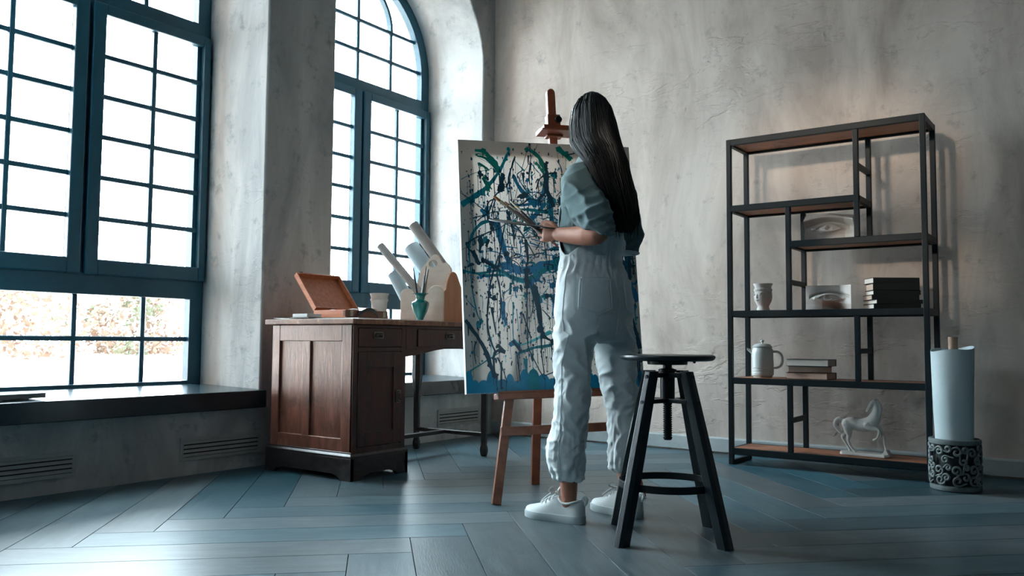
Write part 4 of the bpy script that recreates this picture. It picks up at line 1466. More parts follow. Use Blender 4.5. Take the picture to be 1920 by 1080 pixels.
def iron(name, b):
    return b.build(name, M['shelf_iron'], shelf, bevel=0.002, seg=1)


for x in (0, w - sw):
    for y in (0, dp - sw):
        iron('post', B().box(x, x + sw, y, y + sw, 0, SH))
    iron('foot_bar', B().box(x + 0.001, x + sw - 0.001, sw, dp - sw, 0, 0.024))


def level(z, x0, x1, name='shelf_board'):
    """frame of bars with the board let in; z = upper edge"""
    h = 0.036
    f = B()
    f.box(x0, x1, 0.001, sw - 0.001, z - h, z)
    f.box(x0, x1, dp - sw + 0.001, dp - 0.001, z - h, z)
    f.box(x0, x0 + sw, sw, dp - sw, z - h, z - 0.001)
    f.box(x1 - sw, x1, sw, dp - sw, z - h, z - 0.001)
    iron('shelf_frame', f)
    B().box(x0 + sw - 0.002, x1 - sw + 0.002, sw - 0.002, dp - sw + 0.002, z - h + 0.012, z - 0.001).build(name, M['shelf_wood'], shelf)


xa, xb, xc, xd = 0.716, 0.345, 0.708, 0.343       # inner uprights
level(SH, sw * 0.0 + 0.001, w - 0.001)
level(1.508, 0.001, xa + sw)
level(1.278, xb, w - 0.001)
level(0.889, 0.001, w - 0.001)
level(0.500, 0.001, w - 0.001)
level(0.094, 0.001, w - 0.001)
for x, z0, z1, zr in ((xa, 1.278, SH - 0.036, 1.672), (xb, 0.889, 1.508 - 0.036, 1.046), (xc, 0.500, 0.889 - 0.036, 0.662), (xd, 0.094, 0.5 - 0.036, 0.270)):
    for y in (0.0005, dp - sw - 0.0005):
        iron('upright', B().box(x, x + sw, y, y + sw, z0, z1))
    iron('rung', B().box(x + 0.002, x + sw - 0.002, sw, dp - sw, zr - 0.014, zr + 0.014))

# things on the shelf
ZS = {'B': 1.2785, 'C': 0.8895, 'D': 0.5005, 'E': 0.0945}
plaster_pot((2.270, -0.27, ZS['C']), 1.10, 'white plaster cup with a small moulded face, at the left on the middle shelf', R(0))


def eye_cast(loc, label, W, H, D, mirror, brow, rz):
    """plaster block whose front carries a sculpted eye"""
    t = thing('plaster_eye', label, 'sculpture', loc, rz)
    nx, nz = 96, 64
    vs, fs = [], []

    def hfun(u, v):
        # u,v in -1..1 (v up); returns outward relief
        if mirror:
            u = -u
        x, y = u - 0.05, v + 0.05
        lid = math.exp(-((x / 0.52) ** 2 + (y / 0.42) ** 2) ** 1.6)
        h = 0.012 * lid                                               # the mound of the ball
        up = 0.27 * (1 - (x / 0.5) ** 2) if abs(x) < 0.5 else 0.0       # lid openings
        lo = -0.17 * (1 - (x / 0.5) ** 2) if abs(x) < 0.5 else 0.0
        d1, d2 = y - up, y - lo
        rim = math.exp(-((d1 - 0.05) / 0.06) ** 2) + 0.8 * math.exp(-((d2 + 0.05) / 0.06) ** 2)
        h += 0.009 * rim * (1 if abs(x) < 0.62 else math.exp(-((abs(x) - 0.62) / 0.08) ** 2))
        if abs(x) < 0.5 and lo < y < up:
            h -= 0.002
            r = math.hypot((x + 0.03) * 1.15, y - 0.05)
            h += 0.006 * max(0.0, 1 - (math.hypot(x, y) / 0.42) ** 2)
            if r < 0.17:
                h -= 0.006 * (1 - (r / 0.17) ** 6)
            if math.hypot(x - 0.02, y - 0.10) < 0.06:
                h += 0.007
        # crease over the lid and the brow
        cr = y - (0.50 * (1 - (x / 0.95) ** 2) + 0.02)
        h -= 0.010 * math.exp(-(cr / 0.09) ** 2) * (1 if abs(x) < 0.9 else 0)
        h += brow * math.exp(-((y - 0.88 + 0.35 * x * x) / 0.26) ** 2) * 0.030
        h += 0.022 * max(0.0, min(1, (u + 0.62) / -0.38)) if brow > 0.5 else 0.0
        # bridge of the nose on one side, cheek below
        s = max(0.0, (u - 0.5) / 0.5)
        h += (0.052 * s ** 1.5 * (1 - 0.45 * v)) * (1 - 0.6 * brow)
        ck = max(0.0, (-y - 0.45))
        h += 0.020 * ck * (1 - u) * 0.5 - 0.034 * max(0.0, min(1.0, (-v - 0.35 + 0.35 * (0.3 - u)) / 0.5)) * (1 if u > 0.2 else max(0.0, (u + 0.25) / 0.45)) * (1 - brow)
        # wings bend back
        h -= 0.026 * max(0.0, abs(u) - 0.55) ** 1.5
        return h
    for j in range(nz + 1):
        for i in range(nx + 1):
            u, v = 2 * i / nx - 1, 2 * j / nz - 1
            top = 1.0 + (0.05 * math.sin(2.2 * u + 0.6) if v > 0.95 else 0)
            z = H * (v * 0.5 + 0.5)
            if j == nz and brow > 0.5:
                z += 0.006 - 0.016 * u * u - 0.008 * u
            vs.append((u * W / 2, -D - 1.9 * hfun(u, v) + 0.0, z))
    n1 = len(vs)
    for j in range(nz):
        for i in range(nx):
            a = j * (nx + 1) + i
            fs.append((a, a + 1, a + nx + 2, a + nx + 1))
    b = B()
    b.add(vs, fs)
    # sides and back
    bd = [i for i in range(nx + 1)] + [j * (nx + 1) + nx for j in range(1, nz + 1)] + [nz * (nx + 1) + i for i in range(nx - 1, -1, -1)] + [j * (nx + 1) for j in range(nz - 1, 0, -1)]
    front = [vs[i] for i in bd]
    back = [(p[0] * 0.94, 0.0, p[2]) for p in front]
    n = len(front)
    b.add(front + back, [(k, (k + 1) % n, n + (k + 1) % n, n + k) for k in range(n)] + [tuple(range(n, 2 * n))])
    me = b.mesh('plaster_block')
    bm = bmesh.new()
    bm.from_mesh(me)
    bmesh.ops.remove_doubles(bm, verts=bm.verts, dist=1e-5)
    bmesh.ops.recalc_face_normals(bm, faces=bm.faces)
    bm.to_mesh(me)
    bm.free()
    me.shade_smooth()
    me.set_sharp_from_angle(angle=R(55))
    link('plaster_block', me, M['plaster_white'], t)
    return t


eye_cast((2.648, -0.20, ZS['B']), 'white plaster eye with heavy brow, on the short upper shelf', 0.262, 0.150, 0.07, True, 1.0, R(8))
eye_cast((2.628, -0.21, ZS['C']), 'white plaster eye with a nose bridge, on the middle shelf', 0.240, 0.140, 0.065, False, 0.0, R(14))


def lathe_thing(prof, seg=40):
    return B().lathe(prof, seg)


M['ceramic'] = mat('white_ceramic', rgb(184, 190, 188), 0.35, spec=0.45, coat=0.15)
tp = thing('coffee_pot', 'white ceramic coffee pot with lid and loop handle on the lower shelf', 'coffee pot', (2.262, -0.27, ZS['D']))
lathe_thing([(0.0001, 0.0), (0.052, 0.0), (0.054, 0.008), (0.061, 0.012), (0.0625, 0.022)] + sum(([(0.0625, z), (0.0612, z + 0.0018), (0.0625, z + 0.0036)] for z in (0.032, 0.040, 0.048)), []) +
            [(0.0625, 0.06), (0.0615, 0.14), (0.060, 0.160), (0.055, 0.170), (0.0525, 0.174), (0.0001, 0.174)]).build('pot_body', M['ceramic'], tp, smooth=50)
lid_ = lathe_thing([(0.054, 0.1742), (0.056, 0.176), (0.056, 0.182), (0.050, 0.187), (0.044, 0.194), (0.02, 0.199), (0.0001, 0.200)]).build('lid', M['ceramic'], tp, smooth=50)
lathe_thing([(0.006, 0.199), (0.0055, 0.205), (0.0105, 0.209), (0.0115, 0.214), (0.008, 0.219), (0.0001, 0.220)], 20).build('knob', M['ceramic'], lid_, smooth=50)
ha = R(20)
hx, hy = math.cos(ha), math.sin(ha)
g = B()
g.tube([(hx * r, hy * r, z) for r, z in smooth_poly([(0.055, 0.150), (0.085, 0.150), (0.106, 0.132), (0.112, 0.10), (0.104, 0.072), (0.084, 0.058), (0.056, 0.056)], 5)], 0.0068, 12)
g.build('handle', M['ceramic'], tp, smooth=50)
sa = R(200)
hx, hy = math.cos(sa), math.sin(sa)
g = B()
sec = []
for r, z, ww, hh in ((0.046, 0.140, 0.013, 0.022), (0.064, 0.150, 0.011, 0.014), (0.078, 0.160, 0.009, 0.009), (0.088, 0.166, 0.008, 0.006)):
    sec.append([(hx * r - hy * ww * math.cos(a), hy * r + hx * ww * math.cos(a), z + hh * math.sin(a)) for a in [2 * PI * k / 14 for k in range(14)]])
g.loft(sec)
g.build('spout', M['ceramic'], tp, smooth=50)

M['cloth_black'] = mat('black_book_cloth', rgb(30, 36, 37), 0.6, bump=0.0002, bscale=200)
M['cloth_red'] = mat('dark_red_book_cloth', rgb(58, 30, 30), 0.6, bump=0.0002, bscale=200)
M['cloth_teal'] = mat('dark_teal_book_cloth', rgb(20, 44, 48), 0.6, bump=0.0002, bscale=200)
M['pages_white'] = mat('white_page_edges', rgb(206, 200, 192), 0.8, col2=rgb(222, 216, 208), nscale=8, stretch=(1, 1, 60))
M['pages_cream'] = mat('cream_page_edges', rgb(186, 164, 148), 0.8, col2=rgb(204, 182, 166), nscale=8, stretch=(1, 1, 60))


def book(label, loc, rz, L, D, T, mc, mp, group, spine='front'):
    """L along x, D along y. spine 'front' = towards the room (-y)"""
    t = thing('book', label, 'book', loc, rz, group)
    c = 0.0022
    b = B()
    b.box(-L / 2, L / 2, -D / 2, D / 2, 0, c)
    b.box(-L / 2, L / 2, -D / 2, D / 2, T - c, T)
    if spine == 'front':
        b.box(-L / 2, L / 2, -D / 2 - 0.001, -D / 2 + c, 0.0005, T - 0.0005)
    else:
        b.box(-L / 2, L / 2, D / 2 - c, D / 2 + 0.001, 0.0005, T - 0.0005)
    b.build('cover', mc, t)
    o = 0.004
    y0, y1 = (-D / 2 + c, D / 2 - o) if spine == 'front' else (-D / 2 + o, D / 2 - c)
    B().box(-L / 2 + o, L / 2 - o, y0, y1, c, T - c).build('page_block', mp, t)
    return t


z = ZS['C']
specs = [(0.262, 0.170, 0.0260, -26, 'pages_white', 'bottom book of the black stack, white pages'),
         (0.262, 0.175, 0.0215, -30, 'pages_white', 'thin second book from the bottom of the black stack'),
         (0.262, 0.150, 0.0265, -20, 'pages_cream', 'cream-edged third book from the bottom of the black stack'),
         (0.264, 0.125, 0.0240, -17, 'pages_white', 'white-edged book of the black stack, under the thickest one'),
         (0.256, 0.140, 0.0370, -19, 'pages_cream', 'thickest cream-edged black book, second from the top of its stack'),
         (0.262, 0.135, 0.0300, -22, 'pages_white', 'top book of the black stack on the middle shelf')]
for k, (L, D, T, a, mp, lab) in enumerate(specs):
    book(lab, (2.975 + (0, 0.006, -0.004, 0.006, 0.004, 0.0)[k], -0.265, z), R(31 + (0, 4, -1, 1, -2, 3)[k]), L * 0.93, D, T, M['cloth_black'], M[mp], 'black books stacked on the middle shelf')
    z += T + 0.0004
z = ZS['D']
for k, (T, mc, mp, lab, dx) in enumerate(((0.0370, 'cloth_red', 'pages_cream', 'bottom book of the small stack beside the coffee pot', 0.0),
                                          (0.0350, 'cloth_red', 'pages_cream', 'dark red middle book of the small stack beside the coffee pot', -0.006),
                                          (0.0390, 'cloth_teal', 'pages_white', 'dark teal top book of the small stack beside the coffee pot', 0.002))):
    book(lab, (2.545 + dx, -0.28, z), R((-2, 16, 0)[k]), 0.232, 0.16, T, M[mc], M[mp], 'books stacked on the lower shelf', spine='back')
    z += T + 0.0004

# rearing horse statuette
hs = thing('horse_statuette', 'white plaster horse statuette prancing on the bottom shelf', 'statuette', (2.800, -0.275, ZS['E']), R(-6))


def remesh(name, me, mt, parent, vox, smooth_it=6, fac=0.5):
    o = bpy.data.objects.new(name, me)
    COL.objects.link(o)
    md = o.modifiers.new('rm', 'REMESH')
    md.mode = 'VOXEL'
    md.voxel_size = vox
    md.use_smooth_shade = True
    if smooth_it:
        s = o.modifiers.new('sm', 'SMOOTH')
        s.factor = fac
        s.iterations = smooth_it
    dg = bpy.context.evaluated_depsgraph_get()
    m2 = bpy.data.meshes.new_from_object(o.evaluated_get(dg))
    bpy.data.objects.remove(o)
    m2.name = name
    m2.shade_smooth()
    m2.materials.clear()
    if mt:
        m2.materials.append(mt)
    o2 = bpy.data.objects.new(name, m2)
    COL.objects.link(o2)
    if parent:
        o2.parent = parent
    return o2


def tlimb(pts, n=20):
    """limb through (point, radius[, radius2]) with round ends"""
    b = B()
    P = [Vector(p[0]) for p in pts]
    RR = [p[1] for p in pts]
    # resample smoothly
    q, rr = [], []
    for i in range(len(P) - 1):
        p0, p1, p2, p3 = P[max(i - 1, 0)], P[i], P[i + 1], P[min(i + 2, len(P) - 1)]
        for k in range(6):
            t = k / 6
            q.append(0.5 * ((2 * p1) + (p2 - p0) * t + (2 * p0 - 5 * p1 + 4 * p2 - p3) * t * t + (3 * p1 - p0 - 3 * p2 + p3) * t ** 3))
            rr.append(RR[i] + (RR[i + 1] - RR[i]) * t)
    q.append(P[-1])
    rr.append(RR[-1])
    d0 = (q[0] - q[1]).normalized()
    d1 = (q[-1] - q[-2]).normalized()
    r0, r1 = rr[0], rr[-1]
    q = [q[0] + d0 * r0 * k for k in (0.92, 0.6)] + q + [q[-1] + d1 * r1 * k for k in (0.6, 0.92)]
    rr = [r0 * 0.4, r0 * 0.8] + rr + [r1 * 0.8, r1 * 0.4]
    L = len(q) - 1
    b.tube(q, lambda t: rr[int(round(t * L))], n)
    return b


def merge(*bs):
    o = B()
    for b in bs:
        o.add(b.v, b.f)
    return o


# x: towards the chest; z up.  body, neck, head
parts = [
    tlimb([((-0.066, 0, 0.166), 0.031), ((-0.036, 0, 0.170), 0.0345), ((0.0, 0, 0.163), 0.0335), ((0.038, 0, 0.168), 0.037), ((0.066, 0, 0.184), 0.036), ((0.083, 0, 0.210), 0.031), ((0.092, 0, 0.240), 0.0235), ((0.0935, 0, 0.268), 0.019), ((0.086, -0.002, 0.288), 0.0165)]),
    tlimb([((0.088, -0.002, 0.289), 0.0165), ((0.074, -0.005, 0.283), 0.0158), ((0.060, -0.008, 0.266), 0.0112), ((0.050, -0.010, 0.250), 0.0085), ((0.046, -0.011, 0.243), 0.0085)]),
    tlimb([((-0.062, -0.014, 0.162), 0.0285), ((-0.054, -0.020, 0.134), 0.0225), ((-0.050, -0.021, 0.104), 0.0130), ((-0.055, -0.021, 0.080), 0.0082), ((-0.046, -0.021, 0.052), 0.0060), ((-0.028, -0.021, 0.028), 0.0060), ((-0.019, -0.021, 0.018), 0.0085)]),
    tlimb([((-0.066, 0.014, 0.162), 0.0275), ((-0.076, 0.018, 0.130), 0.0215), ((-0.094, 0.018, 0.100), 0.0120), ((-0.099, 0.018, 0.084), 0.0082), ((-0.083, 0.018, 0.056), 0.0060), ((-0.066, 0.018, 0.030), 0.0060), ((-0.060, 0.018, 0.018), 0.0085)]),
    tlimb([((0.050, -0.018, 0.168), 0.0260), ((0.072, -0.022, 0.152), 0.0175), ((0.102, -0.023, 0.147), 0.0108), ((0.111, -0.023, 0.138), 0.0085), ((0.107, -0.023, 0.116), 0.0058), ((0.098, -0.023, 0.098), 0.0056), ((0.084, -0.023, 0.090), 0.0082)]),
    tlimb([((0.058, 0.018, 0.168), 0.0260), ((0.090, 0.022, 0.152), 0.0175), ((0.109, 0.022, 0.128), 0.0105), ((0.119, 0.022, 0.100), 0.0072), ((0.124, 0.022, 0.066), 0.0058), ((0.130, 0.022, 0.042), 0.0060), ((0.134, 0.022, 0.030), 0.0085)]),
    tlimb([((-0.088, 0, 0.184), 0.0085), ((-0.108, 0, 0.190), 0.0115), ((-0.126, 0, 0.176), 0.0150), ((-0.128, 0, 0.150), 0.0150), ((-0.114, 0, 0.128), 0.0110), ((-0.102, 0, 0.112), 0.006)]),
    tlimb([((0.096, 0, 0.300), 0.0085), ((0.110, 0, 0.268), 0.0105), ((0.108, 0, 0.232), 0.0105), ((0.092, 0, 0.205), 0.007)]),
]
for s in (-1, 1):
    parts.append(tlimb([((0.086, s * 0.008, 0.300), 0.0045), ((0.089, s * 0.011, 0.317), 0.002)], 10))
    parts.append(B().ball((0.068, -0.006 + s * 0.0115, 0.277), 0.0042, 8))
remesh('horse_body', merge(*parts).mesh('horse_raw'), M['plaster_white'], hs, 0.0021, 3)
g = B()
oval = [(-0.098 + 0.0, -0.03), (-0.08, -0.05), (0.0, -0.056), (0.145, -0.052), (0.156, -0.02), (0.156, 0.03), (0.12, 0.052), (0.0, 0.055), (-0.09, 0.046), (-0.11, 0.01)]
g.loft([[(x, y, 0.0) for x, y in oval], [(x, y, 0.012) for x, y in oval], [(x * 0.97 + 0.001, y * 0.9, 0.016) for x, y in oval]])
g.prism([(0.106, 0.012), (0.124, 0.022), (0.134, 0.040), (0.142, 0.038), (0.156, 0.012)], (0, -0.012, 0), (1, 0, 0), (0, 0, 1), (0, 0.05, 0))
g.build('base', M['plaster_white'], hs, bevel=0.002, smooth=30)

# ------------------------------------------------------------------ pierced stand with the paper roll
M['pot'] = mat('grey_glazed_ceramic', rgb(84, 96, 98), 0.45, col2=rgb(122, 132, 132), nscale=9, bump=0.001, bscale=25, wear=(rgb(60, 72, 76), 5, 0.5, 0.65))
M['pot_in'] = mat('pot_inside_shade', rgb(20, 28, 31), 0.8)
PX, PY, PR, PH = 3.306, -0.548, 0.116, 0.246
pot = thing('pierced_stand', 'grey pierced ceramic stand with scroll openwork on the floor by the shelf', 'stand', (PX, PY, 0))
B().lathe([(0.0001, 0.0), (0.104, 0.0), (0.112, 0.004), (0.1145, 0.014), (0.113, 0.024), (0.106, 0.028), (0.100, 0.02), (0.0001, 0.012)], 48).build('base', M['pot'], pot, smooth=40)
B().lathe([(0.105, 0.222), (0.113, 0.222), (0.1165, 0.232), (0.115, 0.244), (0.108, 0.247), (0.103, 0.238)] + [(0.105, 0.222)], 48, caps=False).build('rim', M['pot'], pot, smooth=40)
sc = B()
rs = random.Random(12)


def onpot(u, z, dr=0.0):
    a = u / PR
    return ((PR - 0.006 + dr) * math.cos(a), (PR - 0.006 + dr) * math.sin(a), z)


def scroll(u, z, r, turns, a0, hand, tail):
    pts = []
    n = 26
    for k in range(n + 1):
        t = k / n
        a = a0 + hand * turns * 2 * PI * t
        rr = r * (0.22 + 0.78 * t)
        pts.append((u + rr * math.cos(a), z + rr * math.sin(a)))
    a = a0 + hand * turns * 2 * PI
    tx, tz = -math.sin(a) * hand, math.cos(a) * hand
    pts += [(pts[-1][0] + tx * tail * q + math.cos(a) * tail * 0.25 * q * q, pts[-1][1] + tz * tail * q + math.sin(a) * tail * 0.25 * q * q) for q in (0.35, 0.7, 1.0)]
    pts = [(p[0], min(max(p[1], 0.026), 0.224)) for p in pts]
    sc.tube([onpot(p[0], p[1], 0.002) for p in pts], lambda t: 0.0044 + 0.0026 * math.sin(PI * min(1, t * 1.1)), 7)


cols = 9
for i in range(cols):
    u = 2 * PI * PR * i / cols
    for r_, z_, du, a0, hd_ in ((0.024, 0.188, 0.0, 1.2, 1), (0.020, 0.150, 0.032, 3.6, -1), (0.026, 0.104, 0.004, 0.4, -1), (0.018, 0.070, 0.040, 2.2, 1), (0.024, 0.056, 0.008, 4.4, 1), (0.016, 0.204, 0.044, 5.2, -1), (0.014, 0.118, 0.045, 1.0, 1)):
        scroll(u + du + rs.uniform(-.004, .004), z_ + rs.uniform(-.004, .004), r_ * rs.uniform(0.9, 1.08), rs.uniform(1.0, 1.35), a0 + rs.uniform(-.6, .6), hd_, rs.uniform(0.02, 0.04))
tag(sc.build('scrollwork', M['pot'], pot, smooth=60), kind='stuff')
B().lathe([(0.093, 0.02), (0.0945, 0.02), (0.0945, 0.228), (0.093, 0.228)] + [(0.093, 0.02)], 40, caps=False).build('shade_lining', M['pot_in'], pot, smooth=40)  # dark sleeve added to paint the shade seen through the openwork
M['roll_white'] = mat('white_drawing_paper', rgb(176, 194, 198), 0.7, col2=rgb(194, 207, 210), nscale=4, bump=0.006, bscale=5, bstretch=(1, 1, 1))
pr2 = thing('paper_roll', 'big white roll of drawing paper standing in the pierced stand', 'paper roll', (PX, PY, 0.03))
g = B()
rings = []
K = 72
for q in range(15):
    t = q / 14
    zz = t * 0.650
    ro, rin = [], []
    for k in range(K + 1):
        a = R(50) + 2 * PI * 1.22 * k / K
        rr = (0.079 + 0.021 * t) * (1 - 0.055 * k / K) * (1 + 0.012 * math.sin(2 * a + 3 * t) + 0.008 * math.sin(5 * a + 7 * t))
        wz = zz + (0.010 * math.sin(a * 1.0 + 0.8) + 0.005 * math.sin(3 * a) if q == 14 else 0)
        ro.append((rr * math.cos(a), rr * math.sin(a), wz))
        rin.append(((rr - 0.0022) * math.cos(a), (rr - 0.0022) * math.sin(a), wz))
    rings.append(ro + rin[::-1])
g.loft(rings)
g.build('sheet', M['roll_white'], pr2, smooth=60)
M['card'] = mat('cardboard', rgb(150, 124, 104), 0.8, col2=rgb(166, 140, 120), nscale=8)
ct = B()
ct.lathe([(0.021, 0.0), (0.0215, 0.0), (0.0215, 0.706), (0.0185, 0.706), (0.0185, 0.0)] + [(0.021, 0.0)], 28, caps=False)
o = ct.build('cardboard_tube', M['card'], None, smooth=40)
o.location = (PX + 0.004, PY + 0.0, 0.032)
tag(o, 'brown cardboard tube poking out of the big white paper roll', 'tube')

# ------------------------------------------------------------------ the painter (local frame: x to the right, y away, z up)
from mathutils.bvhtree import BVHTree
M['skin'] = mat('skin', rgb(178, 120, 98), 0.5, col2=rgb(190, 132, 108), nscale=20, spec=0.35, bump=0.0003, bscale=90)
M['hair'] = mat('black_hair', rgb(7, 11, 14), 0.42, col2=rgb(12, 17, 20), nscale=40, stretch=(1, 1, 0.04), spec=0.3)
M['white_cotton'] = mat('white_cotton', rgb(220, 229, 231), 0.85, col2=rgb(230, 236, 237), nscale=7, bump=0.0012, bscale=22, spec=0.2)
M['shirt_cloth'] = mat('grey_teal_cotton', rgb(100, 120, 123), 0.85, col2=rgb(118, 138, 141), nscale=6, bump=0.001, bscale=26, spec=0.2)
M['shoe'] = mat('white_leather', rgb(206, 214, 214), 0.5, spec=0.4, bump=0.0003, bscale=60)
M['sole'] = mat('white_rubber', rgb(190, 202, 204), 0.6)
M['lace'] = mat('white_lace', rgb(210, 216, 216), 0.85)
M['lips'] = mat('lips', rgb(150, 78, 72), 0.5)
M['eye_white'] = mat('eye', rgb(40, 30, 26), 0.2)

woman = thing('person', 'woman with long black hair, grey-blue shirt and white overalls standing with her back turned, holding palette and brushes', 'person', (2.2, -2.22, 0), YAW)
woman['label'] = 'woman with long black hair in white overalls, painting with her back turned'


def interp(tab, z):
    if z <= tab[0][0]:
        return tab[0][1:]
    for a, b in zip(tab, tab[1:]):
        if z <= b[0]:
            t = (z - a[0]) / (b[0] - a[0])
            t = t * t * (3 - 2 * t) * 0.5 + t * 0.5
            return tuple(p + (q - p) * t for p, q in zip(a[1:], b[1:]))
    return tab[-1][1:]


def ering(z, cs, cd, lat, fwd, phi, n=40, pw=2.0, tilt=0.0):
    """horizontal ring of a body that faces phi degrees to the left of 'away'"""
    p = R(phi)
    fx, fy = -math.sin(p), math.cos(p)
    lx, ly = -math.cos(p), -math.sin(p)
    out = []
    for k in range(n):
        a = 2 * PI * k / n
        ca, sa = math.cos(a), math.sin(a)
        ca = math.copysign(abs(ca) ** (2 / pw), ca)
        sa = math.copysign(abs(sa) ** (2 / pw), sa)
        out.append((cs + fx * fwd * ca + lx * lat * sa, cd + fy * fwd * ca + ly * lat * sa, z + tilt * ca))
    return out



# --- the body: torso, neck, head, arms, hands, legs, feet as one skin
PHI = 41
torso = B()
torso.loft([ering(z, c, d, la, fw, ph) for z, c, d, la, fw, ph in (
    (0.72, .048, -.045, .10, .07, 42), (0.76, .048, -.045, .150, .095, 42), (0.82, .047, -.045, .160, .105, 42), (0.90, .044, -.04, .145, .100, 42), (0.98, .038, -.032, .120, .088, 42),
    (1.04, .036, -.028, .115, .084, 42), (1.12, .044, -.022, .122, .088, 42), (1.22, .052, -.016, .128, .092, 41), (1.31, .058, -.012, .130, .088, 41), (1.36, .058, -.010, .125, .074, 41),
    (1.395, .055, -.006, .095, .060, 41), (1.435, .053, -.003, .070, .054, 40), (1.46, .050, .003, .052, .050, 40), (1.50, .046, .010, .047, .049, 40), (1.54, .042, .016, .046, .050, 40), (1.57, .04, .02, .04, .045, 40))])
HP = 20
hf = (-math.sin(R(HP)), math.cos(R(HP)))
hl = (-math.cos(R(HP)), -math.sin(R(HP)))
HC = (0.036, 0.030)


def hd(f, l, z):
    return (HC[0] + hf[0] * f + hl[0] * l, HC[1] + hf[1] * f + hl[1] * l, z)


skull = B()
skull.loft([ering(z, HC[0] + hf[0] * o, HC[1] + hf[1] * o, la, fw, HP) for z, o, la, fw in (
    (1.503, .060, .012, .014), (1.508, .056, .026, .028), (1.522, .046, .042, .046), (1.545, .030, .054, .066), (1.575, .016, .063, .082), (1.605, .006, .066, .087),
    (1.640, .000, .0680, .0885), (1.668, -.004, .0660, .0850), (1.695, -.006, .0570, .074), (1.713, -.008, .042, .053), (1.722, -.008, .020, .026), (1.724, -.008, .008, .010))])
face = B()
face.ball(hd(.098, 0, 1.588), 0.013, 12, (1, 1, 0.9))                                   # nose tip
face.tube([hd(.090, 0, 1.625), hd(.098, 0, 1.605), hd(.103, 0, 1.590)], lambda t: 0.007 + 0.004 * t, 10)
for s in (-1, 1):
    face.ball(hd(.092, s * .011, 1.584), 0.007, 10)
    face.ball(hd(.074, s * .033, 1.640), 0.017, 12, (1, 1, .5))                           # brow
    face.ball(hd(.066, s * .042, 1.590), 0.020, 12)                                       # cheekbone
    e = B()
face.ball(hd(.092, 0, 1.553), 0.012, 12, (1.3, 1.3, .45))
face.ball(hd(.090, 0, 1.543), 0.012, 12, (1.2, 1.2, .5))
for s in (-1, 1):
    face.tube([hd(-.004, s * .0735, 1.585), hd(-.010, s * .080, 1.605), hd(-.012, s * .082, 1.628), hd(-.002, s * .077, 1.632)], lambda t: 0.0065, 8)
SLj, ELj, WLj = (-.036, -.100, 1.372), (.046, -.258, 1.118), (-.098, -.108, 1.126)
SRj, ERj, WRj = (.158, .078, 1.372), (.200, .062, 1.108), (.062, .232, 1.140)
armL = tlimb([((-.022,-.088,1.350), .036), ((.004, -.165, 1.24), .038), (ELj, .036), ((.006, -.222, 1.108), .0400), ((-.050, -.160, 1.116), .0345), (WLj, .0270)])
armR = tlimb([((.150,.072,1.350), .036), ((.182, .068, 1.24), .038), (ERj, .034), ((.150, .120, 1.118), .038), (WRj, .025)])


def hand(Wp, h, up, palm, curl, s=1.0, thumb_over=True):
    """Wp wrist, h forward, up towards the thumb side, palm normal. curl: bend of the fingers"""
    Wp, h, up, palm = Vector(Wp), Vector(h).normalized(), Vector(up).normalized(), Vector(palm).normalized()
    bs = []
    pb = B()
    rings = []
    for t, w, th in ((-0.012, .024, .0215), (0.015, .027, .019), (0.045, .036, .0165), (0.068, .0405, .0140), (0.078, .0400, .0105), (0.084, .036, .006)):
        rings.append([Wp + h * t * s + up * (w * s * math.cos(a)) + palm * (th * s * math.sin(a)) for a in [2 * PI * k / 20 for k in range(20)]])
    pb.loft(rings)
    bs.append(pb)
    for off, L, r, dx in ((.0325, .040, .0080, .082), (.0110, .044, .0082, .086), (-.0108, .041, .0080, .083), (-.0320, .033, .0072, .075)):
        k = Wp + h * dx * s + up * off * s
        a = 0.0
        p = k - h * 0.008 * s
        pts = [(p, r * s * 1.08)]
        for seg, c in ((L, curl[0]), (L * 0.66, curl[1]), (L * 0.52, curl[2])):
            a += c
            p = (pts[-1][0]) + (h * math.cos(a) + palm * math.sin(a)) * seg * s
            pts.append((p, r * s * (0.97 if seg == L else 0.9)))
        bs.append(tlimb_straight(pts))
    # thumb leaves the side of the palm near its base
    b0 = Wp + h * 0.018 * s + up * 0.020 * s + palm * 0.006 * s
    if thumb_over:
        pts = [(b0, .0140 * s), (b0 + (h * .030 + up * .022 + palm * .006) * s, .0115 * s), (b0 + (h * .060 + up * .028 + palm * .010) * s, .0098 * s), (b0 + (h * .084 + up * .024 + palm * .012) * s, .0085 * s)]
    else:
        pts = [(b0, .0135 * s), (b0 + (h * .030 + up * .016 + palm * .016) * s, .0112 * s), (b0 + (h * .056 + up * .014 + palm * .030) * s, .0098 * s), (b0 + (h * .074 + up * .006 + palm * .036) * s, .0085 * s)]
    bs.append(tlimb_straight(pts))
    return merge(*bs)


def tlimb_straight(pts, n=12):
    b = B()
    for (p, r), (q, r2) in zip(pts, pts[1:]):
        d = (q - p)
        dn = d.normalized()
        P_ = [p - dn * r * .85, p - dn * r * .5, p, p + d * .5, q, q + dn * r2 * .5, q + dn * r2 * .85]
        RR = [r * .45, r * .85, r, (r + r2) / 2 * .97, r2, r2 * .85, r2 * .45]
        b.tube(P_, lambda t: RR[int(round(t * 6))], n)
    return b


